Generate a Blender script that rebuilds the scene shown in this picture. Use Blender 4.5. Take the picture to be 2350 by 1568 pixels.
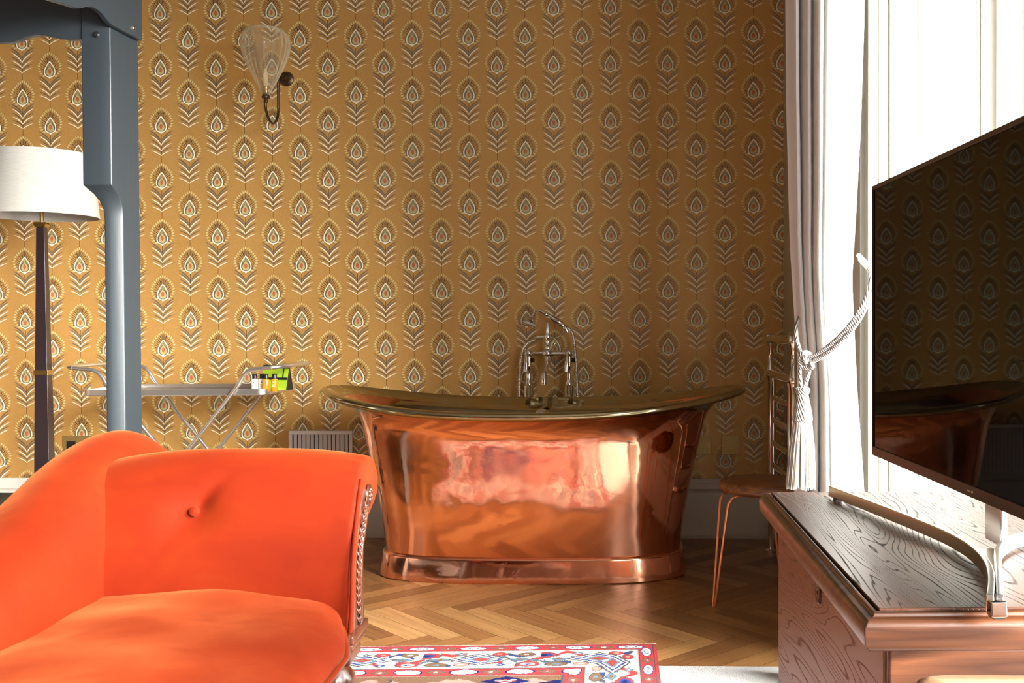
import bpy, bmesh, math, random
from mathutils import Vector, Matrix
import numpy as np
random.seed(7)
for o in list(bpy.data.objects): bpy.data.objects.remove(o)
S = bpy.context.scene
COL = S.collection
PI = math.pi

# ------------------------------------------------------------------ camera
YAW, PITCH, ROLL, FPX, PPX = 0.0287789, 0.0155252, 0.0032650, 2340.34, 1460.0
EYE = 0.976
fw = Vector((-math.sin(YAW)*math.cos(PITCH), math.cos(YAW)*math.cos(PITCH), -math.sin(PITCH)))
rt = Vector((math.cos(YAW), math.sin(YAW), 0)); up = rt.cross(fw)
rt2 = rt*math.cos(ROLL) - up*math.sin(ROLL); up2 = up*math.cos(ROLL) + rt*math.sin(ROLL)
cam = bpy.data.cameras.new('camera'); camo = bpy.data.objects.new('camera', cam); COL.objects.link(camo)
M = Matrix(((rt2.x, up2.x, -fw.x, 0), (rt2.y, up2.y, -fw.y, 0), (rt2.z, up2.z, -fw.z, EYE), (0, 0, 0, 1)))
camo.matrix_world = M
cam.sensor_width = 36; cam.lens = 36*FPX/2350
cam.shift_x = (1175-PPX)/2350; cam.clip_start = 0.02
S.camera = camo

# ------------------------------------------------------------------ light
S.view_settings.view_transform = 'Standard'; S.view_settings.look = 'None'
S.view_settings.gamma = 1; S.view_settings.use_curve_mapping = False
S.view_settings.exposure = 0.0
W = bpy.data.worlds.new('sky'); S.world = W; W.use_nodes = True
bg = W.node_tree.nodes['Background']; bg.inputs[0].default_value = (0.95, 0.98, 1.0, 1); bg.inputs[1].default_value = 11.5
WINX = 1.20
WINDOWS = [(0.95, 2.74, 0.12, 2.45), (-2.5, 0.60, 0.12, 2.45)]   # y0,y1,z0,z1
for (y0, y1, z0, z1) in WINDOWS:
    L = bpy.data.lights.new('window_daylight', 'AREA'); L.shape = 'RECTANGLE'; L.size = z1-z0; L.size_y = y1-y0
    L.cycles.is_portal = True
    lo = bpy.data.objects.new('window_daylight', L); COL.objects.link(lo)
    lo.location = (WINX+0.2, (y0+y1)/2, (z0+z1)/2); lo.rotation_euler = (0, PI/2, 0)
sun = bpy.data.lights.new('sun', 'SUN'); sun.energy = 56.0; sun.angle = math.radians(44); sun.color = (1, 0.97, 0.9)
so = bpy.data.objects.new('sun', sun); COL.objects.link(so)
_az, _el = math.radians(32), math.radians(17)
so.rotation_euler = Vector((math.cos(_az)*math.cos(_el), -math.sin(_az)*math.cos(_el), math.sin(_el))).to_track_quat('Z', 'Y').to_euler()

# ------------------------------------------------------------------ material helpers
def mat(name, col=(0.8, 0.8, 0.8), rough=0.5, metal=0.0, **kw):
    m = bpy.data.materials.new(name); m.use_nodes = True
    b = m.node_tree.nodes['Principled BSDF']
    b.inputs['Base Color'].default_value = (*col, 1); b.inputs['Roughness'].default_value = rough
    b.inputs['Metallic'].default_value = metal
    for k, v in kw.items(): b.inputs[k.replace('_', ' ')].default_value = v
    return m
def N(m, t, **kw):
    n = m.node_tree.nodes.new(t)
    for k, v in kw.items(): setattr(n, k, v)
    return n
def lk(m, a, b): m.node_tree.links.new(a, b)
def bsdf(m): return m.node_tree.nodes['Principled BSDF']
def coords(m, scale=(1, 1, 1), rot=(0, 0, 0), kind='Object'):
    tc = N(m, 'ShaderNodeTexCoord'); mp = N(m, 'ShaderNodeMapping')
    mp.inputs['Scale'].default_value = scale; mp.inputs['Rotation'].default_value = rot
    lk(m, tc.outputs[kind], mp.inputs[0]); return mp.outputs[0]
def ramp(m, fac, stops):
    r = N(m, 'ShaderNodeValToRGB'); e = r.color_ramp.elements
    while len(e) < len(stops): e.new(0.5)
    for k, (p, c) in enumerate(stops): e[k].position = p; e[k].color = (*c, 1) if len(c) == 3 else c
    lk(m, fac, r.inputs[0]); return r.outputs[0]
def noise(m, vec, sc, det=3, rough=0.5, dist=0):
    n = N(m, 'ShaderNodeTexNoise'); n.inputs['Scale'].default_value = sc; n.inputs['Detail'].default_value = det
    n.inputs['Roughness'].default_value = rough; n.inputs['Distortion'].default_value = dist
    lk(m, vec, n.inputs['Vector']); return n.outputs['Fac']
def bump(m, h, s, d=0.01):
    b = N(m, 'ShaderNodeBump'); b.inputs['Strength'].default_value = s; b.inputs['Distance'].default_value = d
    lk(m, h, b.inputs['Height']); lk(m, b.outputs[0], bsdf(m).inputs['Normal']); return b
def maprange(m, v, a, b, c, d):
    r = N(m, 'ShaderNodeMapRange'); r.inputs[1].default_value = a; r.inputs[2].default_value = b
    r.inputs[3].default_value = c; r.inputs[4].default_value = d; lk(m, v, r.inputs[0]); return r.outputs[0]
def mixc(m, f, a, b, mode='MIX'):
    x = N(m, 'ShaderNodeMix', data_type='RGBA', blend_type=mode)
    for s, v in ((0, f), (6, a), (7, b)):
        if hasattr(v, 'links'): lk(m, v, x.inputs[s])
        else: x.inputs[s].default_value = v if s == 0 else (*v, 1)
    return x.outputs[2]

# ------------------------------------------------------------------ mesh helpers
class MB:
    def __init__(s): s.v = []; s.f = []; s.mi = []; s.sm = []
    def add(s, vs, fs, mi=0, smooth=True):
        o = len(s.v); s.v += [tuple(p) for p in vs]
        for f in fs: s.f.append([o+i for i in f]); s.mi.append(mi); s.sm.append(smooth)
        return s
    def box(s, x0, x1, y0, y1, z0, z1, mi=0, T=None):
        vs = [Vector((x, y, z)) for x in (x0, x1) for y in (y0, y1) for z in (z0, z1)]
        if T: vs = [T @ v for v in vs]
        return s.add(vs, [(0, 1, 3, 2), (4, 6, 7, 5), (0, 4, 5, 1), (2, 3, 7, 6), (0, 2, 6, 4), (1, 5, 7, 3)], mi, False)
    def tube(s, path, r, seg=12, mi=0, closed=False, cap=True):
        P = [Vector(p) for p in path]; n = len(P)
        R = r if hasattr(r, '__len__') else [r]*n
        rings = []; prev = None
        for i in range(n):
            if closed: t = P[(i+1) % n]-P[i-1]
            else: t = P[min(i+1, n-1)]-P[max(i-1, 0)]
            t.normalize()
            if prev is None:
                a = Vector((0, 0, 1)) if abs(t.z) < 0.9 else Vector((1, 0, 0)); a = (a-t*a.dot(t)).normalized()
            else: a = (prev-t*prev.dot(t)).normalized()
            prev = a; b = t.cross(a)
            rings.append([P[i]+(a*math.cos(2*PI*k/seg)+b*math.sin(2*PI*k/seg))*R[i] for k in range(seg)])
        return s.loft(rings, mi, cap=cap and not closed, closed=closed)
    def loft(s, rings, mi=0, cap=False, closed=False, cyclic=True, smooth=True):
        m = len(rings[0]); vs = [p for r in rings for p in r]; fs = []
        n = len(rings)
        for i in range(n if closed else n-1):
            j = (i+1) % n
            for k in range(m if cyclic else m-1):
                l = (k+1) % m
                fs.append((i*m+k, i*m+l, j*m+l, j*m+k))
        if cap: fs.append(tuple(range(m))[::-1]); fs.append(tuple((n-1)*m+k for k in range(m)))
        return s.add(vs, fs, mi, smooth)
    def lathe(s, prof, seg=32, c=(0, 0, 0), mi=0, cap=False, T=None):
        rings = [[Vector((r*math.cos(2*PI*k/seg), r*math.sin(2*PI*k/seg), z)) for k in range(seg)] for r, z in prof]
        rings = [[(T @ p if T else p)+Vector(c) for p in r] for r in rings]
        return s.loft(rings, mi, cap=cap)
    def sphere(s, c, r, seg=20, mi=0, sc=(1, 1, 1)):
        pr = [(max(1e-5, r*math.sin(PI*i/12)), -r*math.cos(PI*i/12)) for i in range(13)]
        rings = [[Vector((a*math.cos(2*PI*k/seg)*sc[0], a*math.sin(2*PI*k/seg)*sc[1], z*sc[2]))+Vector(c) for k in range(seg)] for a, z in pr]
        return s.loft(rings, mi)
    def build(s, name, mats, parent=None, bevel=0, kind=None, auto=None, T=None):
        me = bpy.data.meshes.new(name)
        vs = s.v if T is None else [T @ Vector(p) for p in s.v]
        me.from_pydata([tuple(v) for v in vs], [], s.f)
        if not isinstance(mats, (list, tuple)): mats = [mats]
        for m in mats: me.materials.append(m)
        me.polygons.foreach_set('material_index', s.mi); me.polygons.foreach_set('use_smooth', s.sm)
        me.update()
        bm = bmesh.new(); bm.from_mesh(me); bmesh.ops.recalc_face_normals(bm, faces=bm.faces) if kind != 'raw' else None
        bm.to_mesh(me); bm.free()
        if not bevel and kind != 'raw': me.set_sharp_from_angle(angle=math.radians(42))
        o = bpy.data.objects.new(name, me); COL.objects.link(o)
        if bevel:
            b = o.modifiers.new('bevel', 'BEVEL'); b.width = bevel; b.segments = 3; b.limit_method = 'ANGLE'; b.angle_limit = math.radians(40)
            me.polygons.foreach_set('use_smooth', [True]*len(me.polygons))
            w = o.modifiers.new('wn', 'WEIGHTED_NORMAL'); w.keep_sharp = True
        if parent: o.parent = parent
        return o
def tag(o, label=None, cat=None, group=None, kind=None):
    if label: o['label'] = label
    if cat: o['category'] = cat
    if group: o['group'] = group
    if kind: o['kind'] = kind
    return o
def thing(name, label, cat, loc=(0, 0, 0), rz=0, group=None):
    o = bpy.data.objects.new(name, None); COL.objects.link(o); o.empty_display_size = 0.05
    o.location = loc; o.rotation_euler = (0, 0, rz); return tag(o, label, cat, group)
def smoothpath(pts, n=8):
    P = [Vector(p) for p in pts]; out = []
    for i in range(len(P)-1):
        a, b, c, d = P[max(i-1, 0)], P[i], P[i+1], P[min(i+2, len(P)-1)]
        for k in range(n):
            t = k/n
            out.append(0.5*((2*b)+(c-a)*t+(2*a-5*b+4*c-d)*t*t+(3*b-a-3*c+d)*t**3))
    out.append(P[-1]); return out
def interp(x, tab):
    if x <= tab[0][0]: return tab[0][1]
    for (a, va), (b, vb) in zip(tab, tab[1:]):
        if x <= b: t = (x-a)/(b-a); t = t*t*(3-2*t) if False else t; return va+(vb-va)*t
    return tab[-1][1]
def arc(a0, a1, n): return [a0+(a1-a0)*i/(n-1) for i in range(n)]

# ------------------------------------------------------------------ materials
PAPER = mat('wallpaper_ground', (0.50, 0.27, 0.075), 0.42, 0.25)
_v = coords(PAPER, (1, 1, 0.02)); _n = noise(PAPER, _v, 9, 2); _f = noise(PAPER, coords(PAPER), 260, 2)
lk(PAPER, ramp(PAPER, _f, [(0.3, (0.50, 0.275, 0.075)), (0.7, (0.59, 0.335, 0.10))]), bsdf(PAPER).inputs['Base Color'])
lk(PAPER, maprange(PAPER, _n, 0.3, 0.7, 0.36, 0.5), bsdf(PAPER).inputs['Roughness'])
CREAM = mat('wallpaper_cream', (0.88, 0.84, 0.66), 0.5)
BEAD = mat('wallpaper_bead', (0.66, 0.56, 0.24), 0.45, 0.1)
SAND = mat('wallpaper_sand', (0.52, 0.44, 0.2), 0.5)
INKG = mat('wallpaper_grey', (0.25, 0.19, 0.125), 0.40, 0.45)
INKD = mat('wallpaper_dark', (0.10, 0.065, 0.035), 0.4, 0.4)
RUST = mat('wallpaper_rust', (0.52, 0.15, 0.06), 0.5)
WHITE = mat('white_paint', (0.62, 0.61, 0.55), 0.35)
OFFW = mat('pale_wall_paint', (0.42, 0.36, 0.23), 0.6)
CEIL = mat('ceiling_paint', (0.30, 0.27, 0.23), 0.8)
DIMW = mat('ochre_wall_paint', (0.14, 0.075, 0.04), 0.7)
CHROME = mat('chrome', (0.82, 0.80, 0.76), 0.07, 1.0)
STEEL = mat('polished_steel', (0.78, 0.77, 0.74), 0.24, 0.93)
BRASS = mat('brass', (0.62, 0.44, 0.16), 0.28, 1.0)
AGEDB = mat('aged_bronze', (0.09, 0.055, 0.035), 0.32, 0.8)
BLACKP = mat('black_plastic', (0.012, 0.012, 0.013), 0.35)
COPPER = mat('polished_copper', (0.93, 0.43, 0.27), 0.07, 1.0)
_c = coords(COPPER, (1, 1, 1)); _a = noise(COPPER, _c, 4.5, 2, 0.45, 0.3); _b = noise(COPPER, _c, 30, 2)
_m = N(COPPER, 'ShaderNodeMath', operation='MULTIPLY_ADD'); lk(COPPER, _b, _m.inputs[0]); _m.inputs[1].default_value = 0.05; lk(COPPER, _a, _m.inputs[2])
bump(COPPER, _m.outputs[0], 0.10, 0.05)
lk(COPPER, maprange(COPPER, _a, 0.3, 0.7, 0.05, 0.14), bsdf(COPPER).inputs['Roughness'])
TIN = mat('tinned_brass_lining', (0.50, 0.44, 0.27), 0.09, 1.0)
bump(TIN, noise(TIN, coords(TIN), 7, 2, 0.5), 0.08, 0.04)
COPW = mat('copper_wire', (0.86, 0.36, 0.18), 0.3, 0.9)

def wood(name, dark, light, rough, axis='X', scale=1.0, coat=0.0, rings=9, kind='Object', lines=False):
    m = mat(name, dark, rough, 0, Coat_Weight=coat, Coat_Roughness=0.18)
    sc = {'X': (0.35, 3, 3), 'Y': (3, 0.35, 3), 'Z': (3, 3, 0.35)}[axis]
    v = coords(m, tuple(q*scale for q in sc), kind=kind)
    big = noise(m, v, 1.6, 3, 0.5, 0.6)
    mu = N(m, 'ShaderNodeMath', operation='MULTIPLY'); lk(m, big, mu.inputs[0]); mu.inputs[1].default_value = rings*2
    fr = N(m, 'ShaderNodeMath', operation='PINGPONG'); lk(m, mu.outputs[0], fr.inputs[0]); fr.inputs[1].default_value = 1
    sc2 = {'X': (2.5, 60, 60), 'Y': (60, 2.5, 60), 'Z': (60, 60, 2.5)}[axis]
    fine = noise(m, coords(m, tuple(q*scale for q in sc2), kind=kind), 4, 4, 0.7)
    a = N(m, 'ShaderNodeMath', operation='MULTIPLY'); lk(m, fr.outputs[0], a.inputs[0]); lk(m, fine, a.inputs[1])
    if lines:   # open pores following the growth rings
        p_ = N(m, 'ShaderNodeMath', operation='MULTIPLY_ADD'); lk(m, fine, p_.inputs[0]); p_.inputs[1].default_value = 0.75; lk(m, fr.outputs[0], p_.inputs[2])
        pore = ramp(m, p_.outputs[0], [(0.0, (0, 0, 0)), (0.36, (0, 0, 0)), (0.62, (1, 1, 1))])
        tone = ramp(m, big, [(0.3, tuple(l*0.7 for l in light)), (0.7, light)])
        lk(m, mixc(m, pore, dark, tone), bsdf(m).inputs['Base Color']); bump(m, pore, 0.3, 0.0008)
        lk(m, maprange(m, pore, 0, 1, min(1, rough+0.3), rough), bsdf(m).inputs['Roughness'])
        return m
    c = ramp(m, a.outputs[0], [(0.0, dark), (0.22, tuple((d*2+l)/3 for d, l in zip(dark, light))), (0.55, light)])
    lk(m, c, bsdf(m).inputs['Base Color']); bump(m, a.outputs[0], 0.25, 0.002)
    return m
DESKW = wood('dark_oak', (0.035, 0.012, 0.006), (0.13, 0.045, 0.018), 0.3, 'X', 1.3, 0.25, 10)
DESKT = wood('dark_oak_top', (0.014, 0.006, 0.004), (0.085, 0.030, 0.014), 0.34, 'Y', 1.3, 0.0, 62, lines=True)
bsdf(DESKT).inputs['Specular IOR Level'].default_value = 0.35
DESKS = wood('oak_side', (0.135, 0.046, 0.014), (0.20, 0.070, 0.022), 0.36, 'Y', 1.2, 0.0, 50, lines=True)
MAHOG = wood('mahogany', (0.04, 0.012, 0.006), (0.15, 0.045, 0.02), 0.28, 'Z', 2, 0.35, 6)
STOOLW = wood('oiled_wood', (0.12, 0.04, 0.012), (0.30, 0.12, 0.035), 0.4, 'X', 2, 0.1, 12)
TAN = mat('tan_leather', (0.35, 0.18, 0.1), 0.42); bump(TAN, noise(TAN, coords(TAN), 120, 3), 0.2, 0.002)

VELVET = mat('orange_velvet', (0.70, 0.055, 0.005), 0.75, 0, Sheen_Weight=0.75, Sheen_Roughness=0.36)
bsdf(VELVET).inputs['Sheen Tint'].default_value = (1, 0.28, 0.09, 1)
bsdf(VELVET).inputs['Specular IOR Level'].default_value = 0.15
_v = noise(VELVET, coords(VELVET, (1.0, 2.2, 1.6)), 4.5, 4, 0.62, 0.5)
lk(VELVET, ramp(VELVET, _v, [(0.3, (0.16, 0.010, 0.0004)), (0.55, (0.19, 0.0135, 0.0006)), (0.75, (0.21, 0.020, 0.0015))]), bsdf(VELVET).inputs['Base Color'])
lk(VELVET, maprange(VELVET, noise(VELVET, coords(VELVET, (1.3, 1.8, 1.7)), 3.6, 5, 0.6, 0.5), 0.38, 0.66, 0.22, 0.48), bsdf(VELVET).inputs['Sheen Weight'])
bump(VELVET, noise(VELVET, coords(VELVET), 2200, 2), 0.2, 0.0006)
BEDB = mat('blue_black_paint', (0.024, 0.032, 0.038), 0.36)
_s = noise(BEDB, coords(BEDB), 140, 2); bump(BEDB, noise(BEDB, coords(BEDB, (1, 1, 0.15)), 60, 3), 0.15, 0.002)
THROW = mat('brown_throw', (0.020, 0.015, 0.009), 0.95, 0, Specular_IOR_Level=0.1)
bump(THROW, noise(THROW, coords(THROW, (1, 1, 4)), 70, 3), 0.6, 0.004)
SHEET = mat('bed_linen', (0.7, 0.68, 0.62), 0.8)
SHADE = mat('linen_shade', (0.86, 0.83, 0.74), 0.8, 0, Transmission_Weight=0.0)
_l = noise(SHADE, coords(SHADE, (1, 1, 14)), 30, 4, 0.7); bump(SHADE, _l, 0.25, 0.002)
lk(SHADE, ramp(SHADE, _l, [(0.3, (0.42, 0.405, 0.36)), (0.6, (0.50, 0.49, 0.455))]), bsdf(SHADE).inputs['Base Color'])
LAMPB = mat('ebonised_wood', (0.02, 0.012, 0.014), 0.25)
CURT = mat('grey_linen_curtain', (0.80, 0.80, 0.79), 0.85, 0, Sheen_Weight=0.3)
_l = noise(CURT, coords(CURT), 420, 2); bump(CURT, _l, 0.35, 0.002)
_tr = N(CURT, 'ShaderNodeBsdfTranslucent'); _tr.inputs[0].default_value = (0.7, 0.68, 0.62, 1)
_mx = N(CURT, 'ShaderNodeMixShader'); _mx.inputs[0].default_value = 0.22
lk(CURT, bsdf(CURT).outputs[0], _mx.inputs[1]); lk(CURT, _tr.outputs[0], _mx.inputs[2])
lk(CURT, _mx.outputs[0], CURT.node_tree.nodes['Material Output'].inputs[0])
SILK = mat('silver_silk', (0.46, 0.43, 0.38), 0.4, 0, Sheen_Weight=0.15)
ROPE = mat('twisted_cord', (0.5, 0.47, 0.43), 0.6)
_w = N(ROPE, 'ShaderNodeTexWave'); _w.inputs['Scale'].default_value = 60; _w.inputs['Distortion'].default_value = 1
lk(ROPE, coords(ROPE, (1, 1, 1), (0, 0.6, 0.8)), _w.inputs[0]); bump(ROPE, _w.outputs['Fac'], 0.8, 0.004)
lk(ROPE, ramp(ROPE, _w.outputs['Fac'], [(0.1, (0.20, 0.17, 0.14)), (0.6, (0.50, 0.47, 0.43))]), bsdf(ROPE).inputs['Base Color'])
SCREEN = mat('glossy_screen', (0.003, 0.002, 0.002), 0.02, 0, Specular_IOR_Level=0.06)
BEZEL = mat('brown_bezel', (0.035, 0.018, 0.014), 0.35, 0.2)
GLASS = mat('clear_glass', (1, 0.97, 0.9), 0.02, 0, Transmission_Weight=1.0, IOR=1.45)
SHG = mat('ribbed_shade_glass', (0.80, 0.72, 0.55), 0.08, 0, Specular_IOR_Level=0.8)
_tt = N(SHG, 'ShaderNodeBsdfTransparent'); _tt.inputs[0].default_value = (0.97, 0.95, 0.90, 1)
_lw = N(SHG, 'ShaderNodeLayerWeight'); _lw.inputs[0].default_value = 0.35
_mm = N(SHG, 'ShaderNodeMixShader'); lk(SHG, maprange(SHG, _lw.outputs['Facing'], 0.2, 1.0, 0.05, 0.8), _mm.inputs[0])
lk(SHG, _tt.outputs[0], _mm.inputs[1]); lk(SHG, bsdf(SHG).outputs[0], _mm.inputs[2]); lk(SHG, _mm.outputs[0], SHG.node_tree.nodes['Material Output'].inputs[0])
AMBER = mat('amber_glass', (0.9, 0.42, 0.03), 0.05, 0, Transmission_Weight=0.6, IOR=1.4)
MILK = mat('white_bottle', (0.85, 0.84, 0.78), 0.35)
GREEN = mat('lime_card', (0.33, 0.52, 0.02), 0.5)
VENTM = mat('vent_paint', (0.80, 0.76, 0.72), 0.4)
PANE = bpy.data.materials.new('window_pane'); PANE.use_nodes = True
_t = PANE.node_tree; _t.nodes.clear()
_o = _t.nodes.new('ShaderNodeOutputMaterial'); _a = _t.nodes.new('ShaderNodeBsdfTransparent'); _g = _t.nodes.new('ShaderNodeBsdfGlossy')
_g.inputs['Roughness'].default_value = 0.0; _m = _t.nodes.new('ShaderNodeMixShader'); _m.inputs[0].default_value = 0.06
_t.links.new(_a.outputs[0], _m.inputs[1]); _t.links.new(_g.outputs[0], _m.inputs[2]); _t.links.new(_m.outputs[0], _o.inputs[0])

# ------------------------------------------------------------------ room shell
XL, XR, YB, YW, ZC = -4.2, 0.54, -3.2, 4.68, 3.6
RECY = 2.85
def floor_mesh():
    w, L = 0.0758, 0.461
    g = 0.0007; vs = []; uvs = []; cols = []; fs = []
    c45 = math.cos(PI/4)
    def tf(x, y):   # diag (1,1) runs along world X; seam row through Y=3.53
        X = (x+y)*c45; Y = (y-x)*c45
        return X, Y
    oy = 3.535
    import itertools
    rnd = random.Random(3)
    for m in range(-9, 14):
        for k in range(-95, 95):
            for t in (0, 1):
                if t == 0: x0, y0, dx, dy = k*w, k*w, L, w
                else: x0, y0, dx, dy = k*w, k*w+w, w, L
                x0 += -m*L; y0 += m*L
                q = [(x0+g, y0+g), (x0+dx-g, y0+g), (x0+dx-g, y0+dy-g), (x0+g, y0+dy-g)]
                P = [tf(*p) for p in q]; P = [(X+0.051, 3.459+Y) for X, Y in P]
                cx = sum(p[0] for p in P)/4; cy = sum(p[1] for p in P)/4
                if cx < XL-0.1 or cx > 1.25 or cy < YB-0.1 or cy > YW+0.15: continue
                b = len(vs); vs += [(X, Y, 0.0) for X, Y in P]; fs.append((b, b+1, b+2, b+3))
                ru, rv = rnd.random()*7, rnd.random()*7
                uv = [(0, 0), (dx, 0), (dx, dy), (0, dy)] if t == 0 else [(0, 0), (0, dx), (dy, dx), (dy, 0)]
                uvs += [(a+ru, bb+rv) for a, bb in uv]; r = rnd.random(); cols += [(r, rnd.random(), t, 1)]*4
    me = bpy.data.meshes.new('floor'); me.from_pydata(vs, [], fs)
    u = me.uv_layers.new(name='UVMap'); u.data.foreach_set('uv', np.array(uvs).ravel())
    c = me.color_attributes.new('plank', 'FLOAT_COLOR', 'CORNER'); c.data.foreach_set('color', np.array(cols).ravel())
    # dark joint bed below
    m = mat('oak_parquet', (0.4, 0.2, 0.08), 0.32, 0, Coat_Weight=0.15, Coat_Roughness=0.25)
    tc = N(m, 'ShaderNodeUVMap'); mp = N(m, 'ShaderNodeMapping'); mp.inputs['Scale'].default_value = (1.6, 26, 1); lk(m, tc.outputs[0], mp.inputs[0])
    n1 = noise(m, mp.outputs[0], 2.2, 4, 0.6, 0.5)
    mp2 = N(m, 'ShaderNodeMapping'); mp2.inputs['Scale'].default_value = (8, 260, 1); lk(m, tc.outputs[0], mp2.inputs[0])
    n2 = noise(m, mp2.outputs[0], 2, 3, 0.7)
    at = N(m, 'ShaderNodeAttribute', attribute_name='plank'); sep = N(m, 'ShaderNodeSeparateColor'); lk(m, at.outputs[0], sep.inputs[0])
    base = ramp(m, sep.outputs[0], [(0.0, (0.19, 0.088, 0.032)), (0.35, (0.27, 0.13, 0.047)), (0.7, (0.34, 0.18, 0.067)), (1.0, (0.41, 0.24, 0.10))])
    g1 = ramp(m, n1, [(0.3, (0.72, 0.66, 0.6)), (0.62, (1.1, 1.08, 1.05))])
    c1 = mixc(m, 1.0, base, g1, 'MULTIPLY')
    g2 = ramp(m, n2, [(0.35, (0.8, 0.76, 0.72)), (0.55, (1, 1, 1))])
    lk(m, mixc(m, 0.7, c1, g2, 'MULTIPLY'), bsdf(m).inputs['Base Color'])
    bump(m, n2, 0.08, 0.001)
    me.materials.append(m)
    me2 = me
    bm = bmesh.new(); bm.from_mesh(me)
    jd = mat('floor_joint', (0.035, 0.016, 0.008), 0.7); me.materials.append(jd)
    q = [bm.verts.new(p) for p in ((XL, YB, -0.0006), (1.25, YB, -0.0006), (1.25, YW, -0.0006), (XL, YW, -0.0006))]
    f = bm.faces.new(q); f.material_index = 1
    q = [bm.verts.new(p) for p in ((XL, YB, -0.1), (1.6, YB, -0.1), (1.6, YW+.1, -0.1), (XL, YW+.1, -0.1))]
    f = bm.faces.new(q); f.material_index = 1
    bm.to_mesh(me); bm.free()
    o = bpy.data.objects.new('floor', me); COL.objects.link(o); tag(o, 'herringbone oak parquet floor', kind='structure')
floor_mesh()
def struct(name, mb, m, parent=None, bevel=0):
    o = mb.build(name, m, parent, bevel)
    if not parent: o['kind'] = 'structure'
    return o
struct('ceiling', MB().box(XL, 1.6, YB, YW, ZC, ZC+0.1), CEIL)
struct('wall_left', MB().box(XL-0.1, XL, YB, YW, 0, ZC), DIMW)
struct('wall_front', MB().box(XL, 1.6, YB-0.1, YB, 0, ZC), DIMW)
struct('wall_right', MB().box(XR, XR+0.3, RECY+0.12, YW, 0, ZC), OFFW)
mb = MB()   # panelled return of the window recess, facing the room
mb.box(XR, 1.45, RECY, RECY+0.12, 0, ZC)
struct('wall_recess', mb, WHITE)
mb = MB(); ys = [YB]+[v for w_ in sorted(WINDOWS) for v in w_[:2]]+[RECY]
for i in range(0, len(ys), 2): mb.box(WINX, WINX+0.25, ys[i], ys[i+1], 0, ZC)
for (y0, y1, z0, z1) in WINDOWS: mb.box(WINX, WINX+0.25, y0, y1, 0, z0); mb.box(WINX, WINX+0.25, y0, y1, z1, ZC)
struct('wall_window', mb, WHITE)
for wi, (y0, y1, z0, z1) in enumerate(WINDOWS):
    f = MB(); x0, x1 = WINX+0.1, WINX+0.16
    f.box(x0, x1, y0, y0+0.06, z0, z1).box(x0, x1, y1-0.06, y1, z0, z1).box(x0, x1, y0+0.06, y1-0.06, z0, z0+0.09).box(x0, x1, y0+0.06, y1-0.06, z1-0.06, z1)
    zm = (z0+z1)/2; f.box(x0, x1, y0+0.06, y1-0.06, zm-0.025, zm+0.025)
    fo = struct('window_%d' % (wi+1), f, WHITE, bevel=0.004)
    b = MB(); ym = (y0+y1)/2; b.box(x0+0.01, x1-0.01, ym-0.012, ym+0.012, z0+0.09, zm-0.025).box(x0+0.01, x1-0.01, ym-0.012, ym+0.012, zm+0.025, z1-0.06)
    b.build('glazing_bar', WHITE, fo)
    MB().box(x0+0.028, x0+0.032, y0+0.06, y1-0.06, z0+0.09, zm-0.025).build('pane', PANE, fo)
    MB().box(x0+0.028, x0+0.032, y0+0.06, y1-0.06, zm+0.025, z1-0.06).build('pane', PANE, fo)
# recess panelling: architrave, folded shutter leaves with raised mouldings
def moulding(name, segs, y, z0, z1):
    m_ = MB()
    for (a, b, d) in segs: m_.box(a, b, y-d, y, z0, z1)
    return struct(name, m_, WHITE, bevel=0.003)
Yr = RECY
moulding('trim_architrave', [(0.553, 0.565, 0.045), (0.565, 0.585, 0.035), (0.585, 0.592, 0.042), (0.592, 0.612, 0.022)], Yr, 0, ZC-0.2)
sh = MB(); sh.box(0.620, 1.10, Yr-0.022, Yr-0.002, 0.05, ZC-0.3)
struct('trim_shutter_leaf', sh, WHITE, bevel=0.002)
pm = MB()
for (z0, z1) in ((0.12, 0.72), (0.84, 2.05), (2.17, 3.2)):
    for (xa, xb) in ((0.695, 0.872), ):
        for (d, e) in ((0.0, 0.008), (0.012, 0.004)):
            a, b = xa+d, xb-d
            pm.box(a, a+0.008, Yr-0.022-e, Yr-0.022, z0+d, z1-d).box(b-0.008, b, Yr-0.022-e, Yr-0.022, z0+d, z1-d)
            pm.box(a+0.008, b-0.008, Yr-0.022-e, Yr-0.022, z0+d, z0+d+0.008).box(a+0.008, b-0.008, Yr-0.022-e, Yr-0.022, z1-d-0.008, z1-d)
struct('trim_shutter_panel', pm, WHITE, bevel=0.0015)
st = MB(); st.box(0.905, 0.93, Yr-0.05, Yr-0.022, 0.05, ZC-0.3).box(0.99, 1.03, Yr-0.06, Yr-0.022, 0.05, ZC-0.3)
struct('trim_window_bead', st, WHITE, bevel=0.004)

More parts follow.
